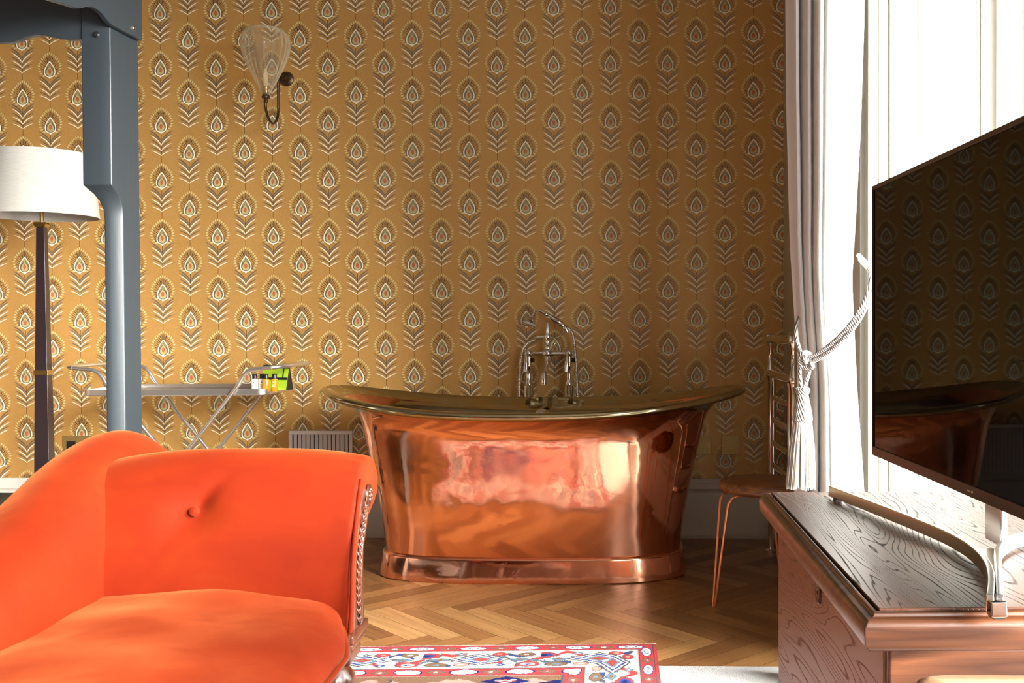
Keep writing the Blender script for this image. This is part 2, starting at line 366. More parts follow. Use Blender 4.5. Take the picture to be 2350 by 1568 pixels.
# wallpapered wall: printed motif as thin flat shapes in the wall mesh
def wallpaper():
    U = 0.0002088
    faces = []   # (list of 2d pts, mat, layer)
    def quadstrip(A, B, mi, ly):
        for i in range(len(A)-1): faces.append(([A[i], B[i], B[i+1], A[i+1]], mi, ly))
    def tear(w, top, bot, n=26):      # onion-shaped outline
        tab = [(0, 0), (0.006, 0.22), (0.025, 0.42), (0.06, 0.62), (0.12, 0.81), (0.20, 0.94), (0.30, 1.0), (0.42, 0.98), (0.54, 0.88), (0.66, 0.71), (0.78, 0.49), (0.88, 0.29), (0.95, 0.14), (1, 0)]
        out = []
        for i in range(n+1):
            t = (1-math.cos(PI*i/n))/2
            out.append((w*interp(t, tab), bot+(top-bot)*t))
        return out
    def fill(ol, mi, ly):
        quadstrip([(-x, z) for x, z in ol], [(x, z) for x, z in ol], mi, ly)
    def ring(o1, o2, mi, ly):
        for s_ in (1, -1): quadstrip([(s_*x, z) for x, z in o1], [(s_*x, z) for x, z in o2], mi, ly)
    # filaments first
    beads = [(0, 565, 0), (48, 547, .12), (93, 515, .3), (133, 475, .42), (173, 433, .6), (207, 385, .75), (231, 337, .95), (245, 282, 1.2), (243, 223, 1.45), (226, 165, 1.75), (193, 112, 1.95)]
    for bi, (bx, bz, ang) in enumerate(beads):
        for s_ in ((1, -1) if bx else (1,)):
            ex, ez = bx*0.93, bz-20 if bi < 6 else bz
            sx = 118*math.sin(min(1.5, ang*1.0+0.05))*(1 if bx else 0); sz = 215+170*math.cos(min(1.5, ang*1.35))-(0 if bi < 8 else (bi-7)*45)
            mx_, mz_ = (sx*0.75+ex*0.25)*1.02, (sz+ez)/2+ (10 if bi < 9 else -10)
            A, B = [], []
            for k in range(6):
                t = k/5; x = (1-t)**2*sx+2*t*(1-t)*mx_+t*t*ex; z = (1-t)**2*sz+2*t*(1-t)*mz_+t*t*ez
                ww = 7*(1-0.4*t)+1.5; A.append((s_*(x-ww*0.8), z+ww*0.3)); B.append((s_*(x+ww*0.8), z-ww*0.3))
            quadstrip(A, B, 4 if bi % 2 else 5, 0)
            # extra filament between
            if 0 < bi < 10:
                nx, nz = (bx+beads[bi-1][0])/2*0.8, (bz+beads[bi-1][1])/2-55*math.cos(ang)
                quadstrip([(s_*(sx-3), sz), (s_*(nx-2), nz+2)], [(s_*(sx+4), sz), (s_*(nx+4), nz-2)], 5, 0)
    # dark halo beside the eye
    o1 = tear(135, 400, 22); o2 = [(x*1.12, z-8) for x, z in tear(140, 360, 30)]
    for s_ in (1, -1): quadstrip([(s_*x, z) for x, z in o1[:17]], [(s_*x, z) for x, z in o2[:17]], 4, 1)
    # beads
    def bead(cx, cz, ang, a=17, b=31):
        ol = [(-b, 2), (-b*0.6, a*0.85), (0, a*1.05), (b*0.5, a*0.75), (b*1.15, 0)]
        ca, sa = math.sin(ang), math.cos(ang)
        R_ = lambda p: (cx+p[0]*ca-p[1]*sa, cz+p[0]*sa+p[1]*ca)
        quadstrip([R_((u, v)) for u, v in ol], [R_((u, -v)) for u, v in ol], 2, 2)
    for (bx, bz, ang) in beads:
        for s_ in ((1, -1) if bx else (1,)): bead(s_*bx, bz, s_*ang)
    for s_ in (1, -1): bead(s_*140, 62, s_*1.65, 21, 34)
    # arms and tip
    for s_ in (1, -1):
        A = [(0, 48), (s_*35, 44), (s_*62, 60), (s_*95, 72), (s_*125, 66)]; B = [(0, -5), (s_*22, 18), (s_*50, 42), (s_*90, 58), (s_*125, 56)]
        quadstrip(A, B, 1, 2)
    # eye
    a1, a2, a3, a4 = tear(131, 398, 26), tear(106, 362, 48), tear(78, 275, 62), tear(60, 235, 72)
    fill(a2, 4, 2); ring(a1, a2, 1, 3); fill(a3, 3, 3)
    for k in range(-4, 5):
        an = k*0.24; x0, z0_ = 70*math.sin(an*1.25), 185+85*math.cos(an); x1, z1_ = 92*math.sin(an*1.1), 205+130*math.cos(an*1.15)
        quadstrip([(x0-5, z0_), (x1-6, z1_)], [(x0+5, z0_), (x1+6, z1_)], 3, 3)
    ol = [(34*math.sin(PI*i/10), 165-56*math.cos(PI*i/10)) for i in range(11)]; fill(ol, 6, 4)
    # stem + leaves
    quadstrip([(-5, -10), (-4, -645)], [(5, -10), (4, -645)], 5, 0)
    def leaf(jz, tx, tz, wd, mi, ly, ser):
        n = 15
        for s_ in (1, -1):
            A, B = [], []
            for k in range(n+1):
                t = k/n; cx_, cz_ = tx*0.30, jz+(tz-jz)*0.62
                x = 2*t*(1-t)*cx_+t*t*tx; z = (1-t)**2*jz+2*t*(1-t)*cz_+t*t*(tz)
                ww = wd*math.sin(PI*min(1, 0.12+0.86*t))**0.8+(ser if k % 2 else -ser)*(1 if 0 < k < n else 0)
                A.append((s_*(x-ww*0.35), z+ww*0.55)); B.append((s_*(x+ww*0.3), z-ww*0.5))
            quadstrip(A, B, mi, ly)
    leaf(-165, 282, 82, 26, 4, 0, 3); leaf(-325, 255, -120, 24, 4, 0, 3); leaf(-425, 248, -285, 22, 4, 0, 3)
    leaf(-215, 268, 20, 20, 4, 1, 2)
    leaf(-255, 252, -32, 19, 1, 2, 4); leaf(-380, 250, -205, 18, 1, 2, 4); leaf(-490, 240, -368, 16, 1, 2, 3)
    mb = MB()
    mb.box(XL, XR+0.3, YW, YW+0.1, 0, ZC, 0)
    X0, AX, Z0, AZ = -1.03115, 0.130474, 1.0952, 0.129729
    V = []; F = []; MI = []; b0 = len(mb.v)
    base = []
    for pts, mi, ly in faces: base.append(([(x*U, z*U) for x, z in pts], mi, ly))
    for i in range(-20, 13):
        for j in range(-12, 8):
            if (i+j) % 2: continue
            cx, cz = X0+i*AX, Z0-j*AZ
            for pts, mi, ly in base:
                q = [(min(max(cx+x, XL), XR), YW-0.0003-0.0002*ly, min(max(cz+z, 0.27), ZC)) for x, z in pts]
                if max(p[0] for p in q)-min(p[0] for p in q) < 1e-6 or max(p[2] for p in q)-min(p[2] for p in q) < 1e-6: continue
                b = b0+len(V); V += q; F.append([b, b+1, b+2, b+3]); MI.append(mi)
    mb.v += V; mb.f += F; mb.mi += MI; mb.sm += [False]*len(F)
    o = mb.build('wall_back', [PAPER, CREAM, BEAD, SAND, INKG, INKD, RUST], kind='raw')
    tag(o, kind='structure')
wallpaper()
# skirting (profile with mouldings)
def skirting(name, p0, p1, n, h=0.273):
    prof = [(0.0, 0), (0.022, 0), (0.024, 0.02), (0.018, 0.03), (0.018, h-0.075), (0.014, h-0.068), (0.014, h-0.055), (0.022, h-0.045), (0.020, h-0.03), (0.010, h-0.02), (0.010, h-0.008), (0.006, h), (0, h)]
    p0, p1, n = Vector(p0), Vector(p1), Vector(n)
    m_ = MB(); m_.loft([[p+n*a+Vector((0, 0, b)) for a, b in prof] for p in (p0, p1)], cap=True, smooth=False)
    return struct(name, m_, WHITE)
skirting('baseboard_back', (XL, YW-0.0015, 0), (XR, YW-0.0015, 0), (0, -1, 0))
skirting('baseboard_right', (XR, RECY+0.0, 0), (XR, YW-0.03, 0), (-1, 0, 0))

# ------------------------------------------------------------------ bathtub
def superell(a, b, n, th):
    c, s_ = math.cos(th), math.sin(th)
    return (a*math.copysign(abs(c)**(2/n), c), b*math.copysign(abs(s_)**(2/n), s_))
TC = Vector((-0.532, 4.10, 0))
tub = thing('bathtub', 'freestanding polished copper boat bathtub with tinned brass inside, on the parquet before the patterned wall', 'bathtub', TC)
def rimz(th): return 0.643+0.077*abs(math.cos(th))**2.2
NS = 128
TH = [2*PI*k/NS for k in range(NS)]
def tubring(a, b, n, zf): return [Vector((*superell(a, b, n, t), zf(t))) for t in TH]
outer = []
for s_ in [i/22 for i in range(23)]:
    # s 0 = top of plinth, 1 = under rim
    fl = s_**1.25; kick = max(0, s_-0.82)/0.18
    a = 0.588+0.125*fl+0.045*kick**2.2; b = 0.262+0.052*s_+0.042*s_**14
    n = 3.1-0.7*s_
    outer.append(tubring(a, b, n, lambda t, s_=s_: 0.098+(rimz(t)-0.022-0.098)*s_))
MB().loft(outer).build('shell', COPPER, tub)
pl = []
for (a, b, z) in [(0.606, 0.278, 0.0), (0.612, 0.284, 0.004), (0.610, 0.282, 0.03), (0.603, 0.276, 0.06), (0.600, 0.273, 0.085), (0.598, 0.271, 0.092), (0.592, 0.266, 0.096), (0.585, 0.260, 0.098)]:
    pl.append(tubring(a, b, 3.2, lambda t, z=z: z))
MB().loft(pl).build('plinth', COPPER, tub)
lip = []
for i in range(15):   # rolled rim from outside under to the inside
    q = i/14; an = -PI*0.75+q*PI*1.25
    A = 0.833+0.021*math.cos(an); B = 0.414+0.020*math.cos(an)
    lip.append(tubring(A, B, 2.25, lambda t, an=an: rimz(t)+0.001+0.016*math.sin(an)))
underc = tubring(0.758, 0.358, 2.4, lambda t: rimz(t)-0.0222)
under1 = tubring(0.785, 0.382, 2.34, lambda t: rimz(t)-0.019)
under2 = tubring(0.81, 0.402, 2.28, lambda t: rimz(t)-0.014)
MB().loft([underc, under1, under2, tubring(0.822, 0.405, 2.25, lambda t: rimz(t)-0.012)]).build('flare', COPPER, tub)
inner = [lip[-1], tubring(0.80, 0.380, 2.3, lambda t: rimz(t)-0.011), tubring(0.765, 0.347, 2.35, lambda t: rimz(t)-0.027), tubring(0.74, 0.324, 2.4, lambda t: rimz(t)-0.048), tubring(0.705, 0.305, 2.45, lambda t: rimz(t)-0.08)]
for s_ in [i/12 for i in range(1, 13)]:
    a = 0.705-0.14*s_**0.85; b = 0.305-0.075*s_**0.8
    inner.append(tubring(a, b, 2.5+0.5*s_, lambda t, s_=s_: (rimz(t)-0.08)*(1-s_)+0.19*s_))
for r_, z in ((0.93, 0.165), (0.8, 0.152), (0.5, 0.148), (0.02, 0.147)): inner.append(tubring(0.57*r_, 0.225*r_, 3, lambda t, z=z: z))
MB().loft(lip).build('rolled_rim', TIN, tub)
MB().loft(inner).build('basin_lining', TIN, tub)
ov = MB(); T = Matrix.Rotation(PI/2-0.25, 4, 'X')
ov.lathe([(0.001, 0.024), (0.012, 0.022), (0.022, 0.018), (0.031, 0.009), (0.035, 0.0), (0.035, -0.020)], 32, (-0.005, 0.305, 0.584), T=T)
ov.build('overflow_cover', CHROME, tub)

# ------------------------------------------------------------------ bath mixer on standpipes
YM = 4.575
mix = thing('bath_mixer', 'chrome freestanding bath and shower mixer on two standpipes behind the copper bathtub', 'tap', (-0.53, YM, 0))
K = 0.00196
def mp(px, py, y=0.0): return ((px-1258)*K, y, 0.652+(915-py)*K)
for px in (1214, 1307):
    m_ = MB(); x = mp(px, 0)[0]
    m_.lathe([(0.001, 0), (0.035, 0), (0.035, 0.006), (0.024, 0.012), (0.0225, 0.02), (0.0225, 0.70), (0.0225, 0.708), (0.017, 0.712), (0.015, 0.725), (0.012, 0.73), (0.0115, 0.785), (0.014, 0.79), (0.014, 0.80), (0.012, 0.805), (0.012, 0.83), (0.001, 0.835)], 28, (x, 0, 0))
    m_.build('standpipe', CHROME, mix)
    m_ = MB(); m_.sphere((x, 0, 0.853), 0.0195); m_.tube([(x, 0, 0.81), (x, 0, 0.853)], 0.014, 16)
    m_.build('valve_body', CHROME, mix)
    m_ = MB(); m_.tube([(x-0.004, -0.018, 0.85), (x-0.005, -0.032, 0.835), (x-0.007, -0.036, 0.80), (x-0.009, -0.037, 0.772)], [0.007, 0.008, 0.0115, 0.012], 16)
    lv = m_.build('lever_handle', CHROME, mix)
    sd = 1 if px > 1250 else 1
    MB().tube([(x+0.012, 0, 0.822), (x+0.022, -0.004, 0.822)], 0.011, 14).build('valve_cap', AGEDB, mix)
m_ = MB()
m_.tube([mp(1218, 813), mp(1230, 813), mp(1240, 813), mp(1250, 813)], [0.0075, 0.0085, 0.010, 0.013], 16)
m_.tube([mp(1302, 813), mp(1288, 813), mp(1276, 813), mp(1266, 813)], [0.0075, 0.0085, 0.010, 0.013], 16)
m_.sphere((0, 0, 0.852), 0.0255)
m_.build('crossbar', CHROME, mix)
m_ = MB(); m_.lathe([(0.014, 0.87), (0.011, 0.885), (0.0135, 0.89), (0.0105, 0.897), (0.0105, 0.915), (0.013, 0.92), (0.013, 0.935), (0.010, 0.94), (0.0095, 0.948), (0.0075, 0.985), (0.0055, 0.99), (0.0001, 0.991)], 20)
m_.tube([(-0.012, 0, 0.926), (-0.03, 0, 0.925), (-0.046, 0, 0.922), (-0.055, 0, 0.919)], [0.009, 0.009, 0.0105, 0.009], 14)
m_.build('riser', CHROME, mix)
m_ = MB(); m_.tube([(0.008, -0.022, 0.862), (0.02, -0.034, 0.880), (0.038, -0.044, 0.905)], [0.004, 0.007, 0.0085], 14); m_.build('diverter_lever', CHROME, mix)
m_ = MB(); m_.tube(smoothpath([(0, -0.006, 0.838), (0, -0.02, 0.81), (-0.002, -0.06, 0.785), (-0.003, -0.095, 0.765), (-0.004, -0.105, 0.735), (-0.004, -0.106, 0.718)], 5), [0.015]*8+[0.012]*10+[0.0135]*7+[0.015], 18, cap=False)
m_.build('spout', CHROME, mix)
m_ = MB(); m_.tube(smoothpath([(0.008, 0, 0.926), mp(1275, 778), mp(1287, 772), mp(1294, 763), mp(1297, 756)], 6), 0.0032, 10); m_.build('handset_cradle', CHROME, mix)
hs = MB(); hs.tube(smoothpath([mp(1304, 766), mp(1300, 757), mp(1292, 748), mp(1284, 743)], 4), [0.009]*4+[0.011]*4+[0.012]*4+[0.010], 16)
hs.build('handset_holder', CHROME, mix)
def dirT(d):
    return Vector(d).normalized().to_track_quat('Z', 'Y').to_matrix().to_4x4()
a, b = Vector(mp(1253, 722)), Vector(mp(1295, 748)); dv = b-a
hd = MB(); hd.tube([a+dv*t for t in (0, 0.05, 0.12, 0.2, 0.5, 0.8, 0.92, 1.0)], [0.008, 0.011, 0.0095, 0.0125, 0.0148, 0.0125, 0.0105, 0.0105], 16)
hd.tube(smoothpath([a, mp(1243, 716), mp(1234, 714), mp(1226, 719), mp(1221, 730)], 5), [0.0062]*21, 14)
hdo = hd.build('shower_handset', CHROME, mix)
hh = MB(); T = dirT((0.35, 0.25, 1)); c0 = mp(1216.5, 744)
hh.lathe([(0.001, -0.012), (0.0295, -0.010), (0.032, -0.004), (0.031, 0.0), (0.027, 0.010), (0.019, 0.021), (0.008, 0.027), (0.006, 0.031)], 30, c0, T=T)
hh.build('shower_rose', CHROME, hdo)
hr = MB(); hr.lathe([(0.0315, -0.009), (0.0345, -0.005), (0.0325, -0.001)], 30, c0, T=T); hr.build('rose_rim', WHITE, hdo)
def hose(pts, r=0.0075):
    P = smoothpath(pts, 26); n = len(P)
    P2 = []; 
    for i in range(n-1):
        seg = max(1, int((P[i+1]-P[i]).length/0.0012))
        for k in range(seg): P2.append(P[i].lerp(P[i+1], k/seg))
    P2.append(P[-1])
    h = MB(); h.tube(P2, [r*(1.0 if (i//2) % 2 else 0.84) for i in range(len(P2))], 10); return h
hose([mp(1230, 783), mp(1215, 787), mp(1203, 800), mp(1197, 820), mp(1194, 850), mp(1192, 890), mp(1191, 920)]).build('shower_hose', CHROME, mix)
hose([mp(1300, 752), mp(1312, 762), mp(1318, 780), mp(1321, 810), mp(1324, 850), mp(1326, 890), mp(1326, 920)]).build('shower_hose', CHROME, mix)

# ------------------------------------------------------------------ chaise longue
sofa = thing('chaise_longue', 'orange velvet chaise longue with a carved mahogany scroll end, standing on the patterned rug', 'sofa', (-0.575, 1.95, 0), math.radians(4))
armp = [(0.0, .386), (0.0, .46), (.008, .52), (.025, .58), (.05, .63), (.082, .675), (.12, .708), (.165, .722), (.21, .714), (.245, .685), (.256, .65), (.245, .615), (.205, .592), (.15, .57), (.11, .53), (.088, .47), (.085, .386)]
ap = smoothpath([(0, y, z) for y, z in armp], 5); cy, cz = 0.11, 0.56
def inset(P, d):
    out = []; n = len(P)
    for i in range(n):
        t = P[min(i+1, n-1)]-P[max(i-1, 0)]; t.normalize()
        nrm = Vector((0, t.z, -t.y)); out.append(P[i]+nrm*d)
    return out
rings = []; xs = []
R_ = 0.012
x0a, x1a = -0.56, -0.034
for k in range(9): an = PI/2*k/8; xs.append((x0a+R_*(1-math.sin(an)), R_*(1-math.cos(an)) if False else R_*(1-math.sin(an))*0+R_*(1-math.cos(PI/2-an))))
xs = [(x0a+R_*(1-math.cos(PI/2*k/8)), R_*(1-math.sin(PI/2*k/8))) for k in range(9)]
nmid = 56
xs += [(x0a+R_+(x1a-x0a-2*R_)*k/nmid, 0) for k in range(1, nmid)]
xs += [(x1a-R_*(1-math.sin(PI/2*(1-k/8))) if False else x1a-R_+R_*math.sin(PI/2*k/8), R_*(1-math.cos(PI/2*k/8))) for k in range(9)]
bx, bz = -0.352, 0.612
for x, d in xs:
    pr = inset(ap, d); ring = []
    for p in pr:
        sag = (-0.018 if x > -0.29 else -0.017)*(abs(x+0.29)/0.25)**3 if p.z > 0.6 else 0
        sag *= min(1, max(0, (p.z-0.6)/0.1))
        v = Vector((x, p.y, p.z+sag))
        if p.y < 0.13 and p.z < 0.72:
            r2 = ((x-bx)/0.05)**2+((p.z-bz)/0.035)**2
            dep = 0.020*math.exp(-r2)
            # pulled crease going up and to the right of the button
            ux, uz = x-bx, p.z-bz; s1 = ux*0.62+uz*0.78; s2 = -ux*0.78+uz*0.62
            if s1 > 0: dep += 0.011*math.exp(-(s2/0.014)**2)*math.exp(-(s1/0.06)**2)*min(1, s1/0.012)
            if s1 < 0: dep += 0.003*math.exp(-(s2/0.02)**2)*math.exp(-(s1/0.09)**2)
            v.y += dep
        # gathers at the right scroll end
        if x > -0.085 and p.z > 0.6: v.z += 0.0022*math.sin(p.y*150+p.z*90)*(1-abs(x+0.04)/0.05 if abs(x+0.04) < 0.05 else 0)
        ring.append(v)
    rings.append(ring)
arm = MB(); arm.loft(rings, cyclic=False)
for rr in (rings[0], rings[-1]):
    c = sum(rr, Vector())/len(rr); arm.add([c]+rr, [(0, i, i+1) for i in range(1, len(rr))])
armo = arm.build('scroll_arm', VELVET, sofa)
def spline_y(z):   # front surface of the arm at height z
    for (ya, za), (yb, zb) in zip(armp, armp[1:]):
        if za <= z <= zb: return ya+(yb-ya)*(z-za)/(zb-za)
    return 0
bt = MB(); T = Matrix.Rotation(PI/2-0.42, 4, 'X')
bt.lathe([(0.0001, 0.0065), (0.006, 0.006), (0.0095, 0.004), (0.0105, 0), (0.010, -0.004)], 22, (bx, spline_y(bz)+0.014, bz), T=T)
bt.build('button', VELVET, armo)
# backrest wing, lofted along local y
ztop = [(-1.15, 0.44), (-0.9, 0.455), (-0.7, 0.475), (-0.5, 0.51), (-0.3, 0.56), (-0.15, 0.608), (-0.03, 0.652), (0.06, 0.69), (0.14, 0.722), (0.22, 0.742), (0.30, 0.748), (0.36, 0.740), (0.42, 0.71)]
zt = smoothpath([(0, a, b) for a, b in ztop], 8)
wr = []
def wingring(y, zt_, sh=0.0):
    h = max(0.02, zt_-0.40); xi, xo = -0.505, -0.735
    P = [(xi-0.0, .36), (xi+0.004, .42), (xi+0.002, .40+h*0.25), (xi-0.001, .40+h*0.5), (xi-0.009, .40+h*0.72), (xi-0.030, .40+h*0.87), (xi-0.066, .40+h*0.965), (xi-0.110, zt_), (xi-0.155, .40+h*0.965), (xo+0.03, .40+h*0.86), (xo+0.008, .40+h*0.7), (xo, .40+h*0.45), (xo+0.01, .40+h*0.2), (xo+0.012, .36)]
    sp = smoothpath([(x, y, z) for x, z in P], 4)
    if sh:
        c = Vector(((xi+xo)/2, y, 0.5)); sp = [Vector((c.x+(p.x-c.x)*(1-sh), y, 0.36+(p.z-0.36)*(1-sh*0.35))) for p in sp]
    return sp
for p in zt: wr.append(wingring(p.y, p.z))
for k in range(1, 7): an = PI/2*k/6; wr.append(wingring(0.42+0.05*math.sin(an), 0.71, 0.62*(1-math.cos(an))))
wg = MB(); wg.loft(wr, cyclic=False)
for rr in (wr[0], wr[-1]):
    c = sum(rr, Vector())/len(rr); wg.add([c]+rr, [(0, i, i+1) for i in range(1, len(rr))])
wg.build('backrest', VELVET, sofa)
# seat cushion
sr = []
def seatring(y, sh=0):
    hw0, hw1 = -0.60, 0.002
    cr = 0.012
    P = []
    zs = 0.448+cr*0.5; zb = 0.402
    pts = [(hw0, zb), (hw0, 0.44), (hw0+0.05, 0.452)]
    for k in range(9):
        t = k/8; x = hw0+0.08+(hw1-0.10-hw0-0.08)*t; pts.append((x, 0.4545+0.016*math.sin(PI*min(1, t*0.9+0.1))))
    pts += [(hw1-0.06, 0.448), (hw1-0.03, 0.438), (hw1-0.010, 0.425), (hw1-0.001, 0.412), (hw1-0.002, zb)]
    sp = smoothpath([(x, y, z) for x, z in pts], 3)
    if sh: sp = [Vector((p.x, p.y, zb+(p.z-zb)*(1-sh))) for p in sp]
    return sp
ys_ = [-1.35+1.39*k/60 for k in range(61)]
for y in ys_:
    sh = 0
    if y > -0.0: sh = min(0.9, (y/0.05)**2*0.55)
    if y < -1.30: sh = ((-1.30-y)/0.05)**2*0.5
    rr = seatring(y, sh)
    rr = [Vector((p.x, p.y, p.z+0.0035*math.sin(p.x*17+y*9)*math.sin(y*21-p.x*6)*(1 if p.z > 0.44 else 0))) for p in rr]
    if y > -0.20:   # rounded back corner of the cushion
        q = (y+0.20)/0.20; rr = [Vector((p.x-0.055*q**1.2*max(0, (p.x+0.3)/0.3), p.y, p.z)) for p in rr]
    sr.append(rr)
se = MB(); se.loft(sr, cyclic=False)
for rr in (sr[0], sr[-1]):
    c = sum(rr, Vector())/len(rr); se.add([c]+rr, [(0, i, i+1) for i in range(1, len(rr))])
se.build('seat', VELVET, sofa)
bd = MB(); bd.box(-0.60, -0.006, -1.35, -0.22, 0.388, 0.402); bd.build('seat_border', VELVET, sofa, bevel=0.003)
pp = MB(); pp.tube(smoothpath([(-0.034, -0.012, 0.388), (-0.032, -0.010, 0.42), (-0.031, -0.006, 0.46), (-0.031, -0.003, 0.49), (-0.031, 0.010, 0.54), (-0.032, 0.036, 0.59), (-0.033, 0.066, 0.635), (-0.035, 0.095, 0.665)], 4), 0.0048, 10)
pp.build('piping', VELVET, sofa)
pp = MB(); pp.tube([Vector((0.003-(0.055*((y+0.2)/0.2)**1.2 if y > -0.2 else 0), y, 0.398)) for y in [-1.35, -0.8, -0.4, -0.2]+[-0.2+0.02*k for k in range(1, 10)]], 0.0045, 10)
pp.build('piping', VELVET, sofa)
# carved scroll panel on the right end
cp = MB(); fr = []
spine = smoothpath([(-0.03, 0.058, 0.36), (-0.03, 0.053, 0.42), (-0.03, 0.051, 0.48), (-0.03, 0.067, 0.54), (-0.03, 0.102, 0.59), (-0.03, 0.136, 0.625)], 8)
n = len(spine)
def frame(i):
    t = (spine[min(i+1, n-1)]-spine[max(i-1, 0)]).normalized(); return t, Vector((0, t.z, -t.y))
rg = []
for i, p in enumerate(spine):
    t, nr = frame(i); w_ = 0.043-0.012*i/n
    sec = [(-w_, -0.03), (-w_, -0.004), (-w_*0.85, 0.0), (-w_*0.62, 0.0), (-w_*0.5, -0.006), (w_*0.5, -0.006), (w_*0.62, 0.0), (w_*0.85, 0.0), (w_, -0.004), (w_, -0.03)]
    rg.append([p+nr*a+Vector((b, 0, 0)) for a, b in sec])
cp.loft(rg, cyclic=True, cap=True, smooth=False)
car = cp.build('carved_end_panel', MAHOG, sofa, bevel=0.0015)
lf = MB()   # carved leaves and bellflowers down the panel
for i in range(3, n-1, 2):
    p = spine[i]; t, nr = frame(i)
    for sg in (1, -1):
        c = p+nr*sg*0.009; d = (t*0.9+nr*sg*0.55).normalized()
        L_ = 0.011; T = Matrix.Translation(c+Vector((-0.003, 0, 0)))
        rr = []
        for k in range(7):
            q = k/6; ra = 0.0042*math.sin(PI*min(0.97, q+0.03))**0.7
            cc = c+d*(q-0.5)*2*L_+Vector((-0.003+0.003*math.sin(PI*q), 0, 0)); e = d.cross(Vector((1, 0, 0)))
            rr.append([cc+e*ra*math.cos(a_)+Vector((1, 0, 0))*ra*0.45*math.sin(a_) for a_ in [2*PI*m/8 for m in range(8)]])
        lf.loft(rr, cap=True)
    lf.sphere(p+Vector((-0.002, 0, 0)), 0.0038, 10)
lf.build('carved_leaves', MAHOG, car)
rs = MB(); c = spine[-1]+Vector((0.002, 0.006, 0.002))   # rosette in the scroll
rs.sphere(c, 0.007, 14)
for k in range(8):
    a_ = 2*PI*k/8; rs.sphere(c+Vector((0, math.cos(a_)*0.011, math.sin(a_)*0.011)), 0.0055, 10)
rs.tube([c+Vector((-0.002, math.cos(2*PI*k/28)*0.020, math.sin(2*PI*k/28)*0.020)) for k in range(28)], 0.0035, 8, closed=True)
rs.build('rosette', MAHOG, car)
bb = MB(); bb.box(-0.06, -0.024, -0.028, 0.105, 0.366, 0.384).box(-0.06, -0.027, -0.022, 0.098, 0.352, 0.366).box(-0.085, -0.030, -0.03, 0.062, 0.328, 0.352)
bb.build('carved_base_block', MAHOG, sofa, bevel=0.004)
MB().box(-0.60, -0.03, -1.3, -0.02, 0.34, 0.388).build('seat_rail', MAHOG, sofa, bevel=0.004)
def bun(x, y):
    b_ = MB(); rings_ = []; seg = 72
    for r_, z in [(0.012, 0.0175), (0.018, 0.02), (0.020, 0.05), (0.022, 0.10), (0.028, 0.16), (0.034, 0.20), (0.036, 0.215), (0.030, 0.225), (0.028, 0.24), (0.040, 0.252), (0.043, 0.260), (0.040, 0.268), (0.034, 0.273)]:
        rings_.append([Vector((x+r_*math.cos(2*PI*k/seg), y+r_*math.sin(2*PI*k/seg), z)) for k in range(seg)])
    for i in range(11):
        q = i/10; z = 0.275+0.052*q; r_ = 0.030+0.0135*math.sin(PI*q)
        fl = lambda k: 1+0.09*math.sin(PI*q)*(abs(math.sin(9*PI*k/seg))-0.6)
        rings_.append([Vector((x+r_*fl(k)*math.cos(2*PI*k/seg), y+r_*fl(k)*math.sin(2*PI*k/seg), z)) for k in range(seg)])
    for r_, z in [(0.026, 0.329), (0.024, 0.334), (0.024, 0.345)]:
        rings_.append([Vector((x+r_*math.cos(2*PI*k/seg), y+r_*math.sin(2*PI*k/seg), z)) for k in range(seg)])
    b_.loft(rings_, cap=True); return b_.build('turned_leg', MAHOG, sofa)
bun(-0.068, -0.02)
for (x, y) in ((-0.62, 0.2), (-0.06, -1.25), (-0.62, -1.15)): bun(x, y)

# ------------------------------------------------------------------ four poster bed
bed = thing('four_poster_bed', 'blue-black painted four poster bed with a scalloped canopy rail, at the left of the chaise', 'bed', (-1.75, 2.0, 0))
bed_inv = Matrix.Translation((1.75, -2.0, 0))
def bedpart(mb, name, m, bevel=0.003): return mb.build(name, m, bed, bevel, T=bed_inv)
def postsec(x0, x1, y0, y1, cx, cy): return [(x0, y0), (x1-cx, y0), (x1, y0+cy), (x1, y1), (x0, y1)]
def post(sx, sy, ox, oy):
    rings_ = []
    for z, x0, y0 in [(0, -1.815, 3.255), (1.33, -1.815, 3.255), (1.36, -1.817, 3.252), (1.385, -1.824, 3.242), (1.405, -1.834, 3.228), (1.42, -1.846, 3.212), (1.43, -1.852, 3.2), (2.12, -1.852, 3.2)]:
        sec = postsec(x0, -1.762, y0, 3.38, 0.031, 0.009 if y0 < 3.22 else 0.020)
        rings_.append([Vector((-1.807+sx*(x+1.807)+ox, 3.29+sy*(y-3.29)+oy, z)) for x, y in sec])
    m_ = MB(); m_.loft(rings_, cap=True, smooth=False); return bedpart(m_, 'bedpost', BEDB, 0.004)
p1 = post(1, 1, 0, 0); post(-1, 1, -1.55, 0); post(1, -1, 0, -2.35); post(-1, -1, -1.55, -2.35)
def board(pts, axis, c0, c1, name):   # pts: (u, zbottom), top z const
    m_ = MB(); top = 2.13
    def P(u, z, c): return Vector((c, u, z)) if axis == 'Y' else Vector((u, c, z))
    n_ = len(pts)
    v = [P(u, z, c) for c in (c0, c1) for (u, z) in pts]+[P(u, top, c) for c in (c0, c1) for (u, z) in pts]
    f = []
    for i in range(n_-1):
        f += [(i, i+1, 2*n_+i+1, 2*n_+i), (n_+i, 3*n_+i, 3*n_+i+1, n_+i+1), (i, n_+i, n_+i+1, i+1), (2*n_+i, 2*n_+i+1, 3*n_+i+1, 3*n_+i)]
    f += [(0, 2*n_, 3*n_, n_), (n_-1, 2*n_-1, 4*n_-1, 3*n_-1)]
    m_.add(v, f, 0, False); return bedpart(m_, name, BEDB, 0.003)
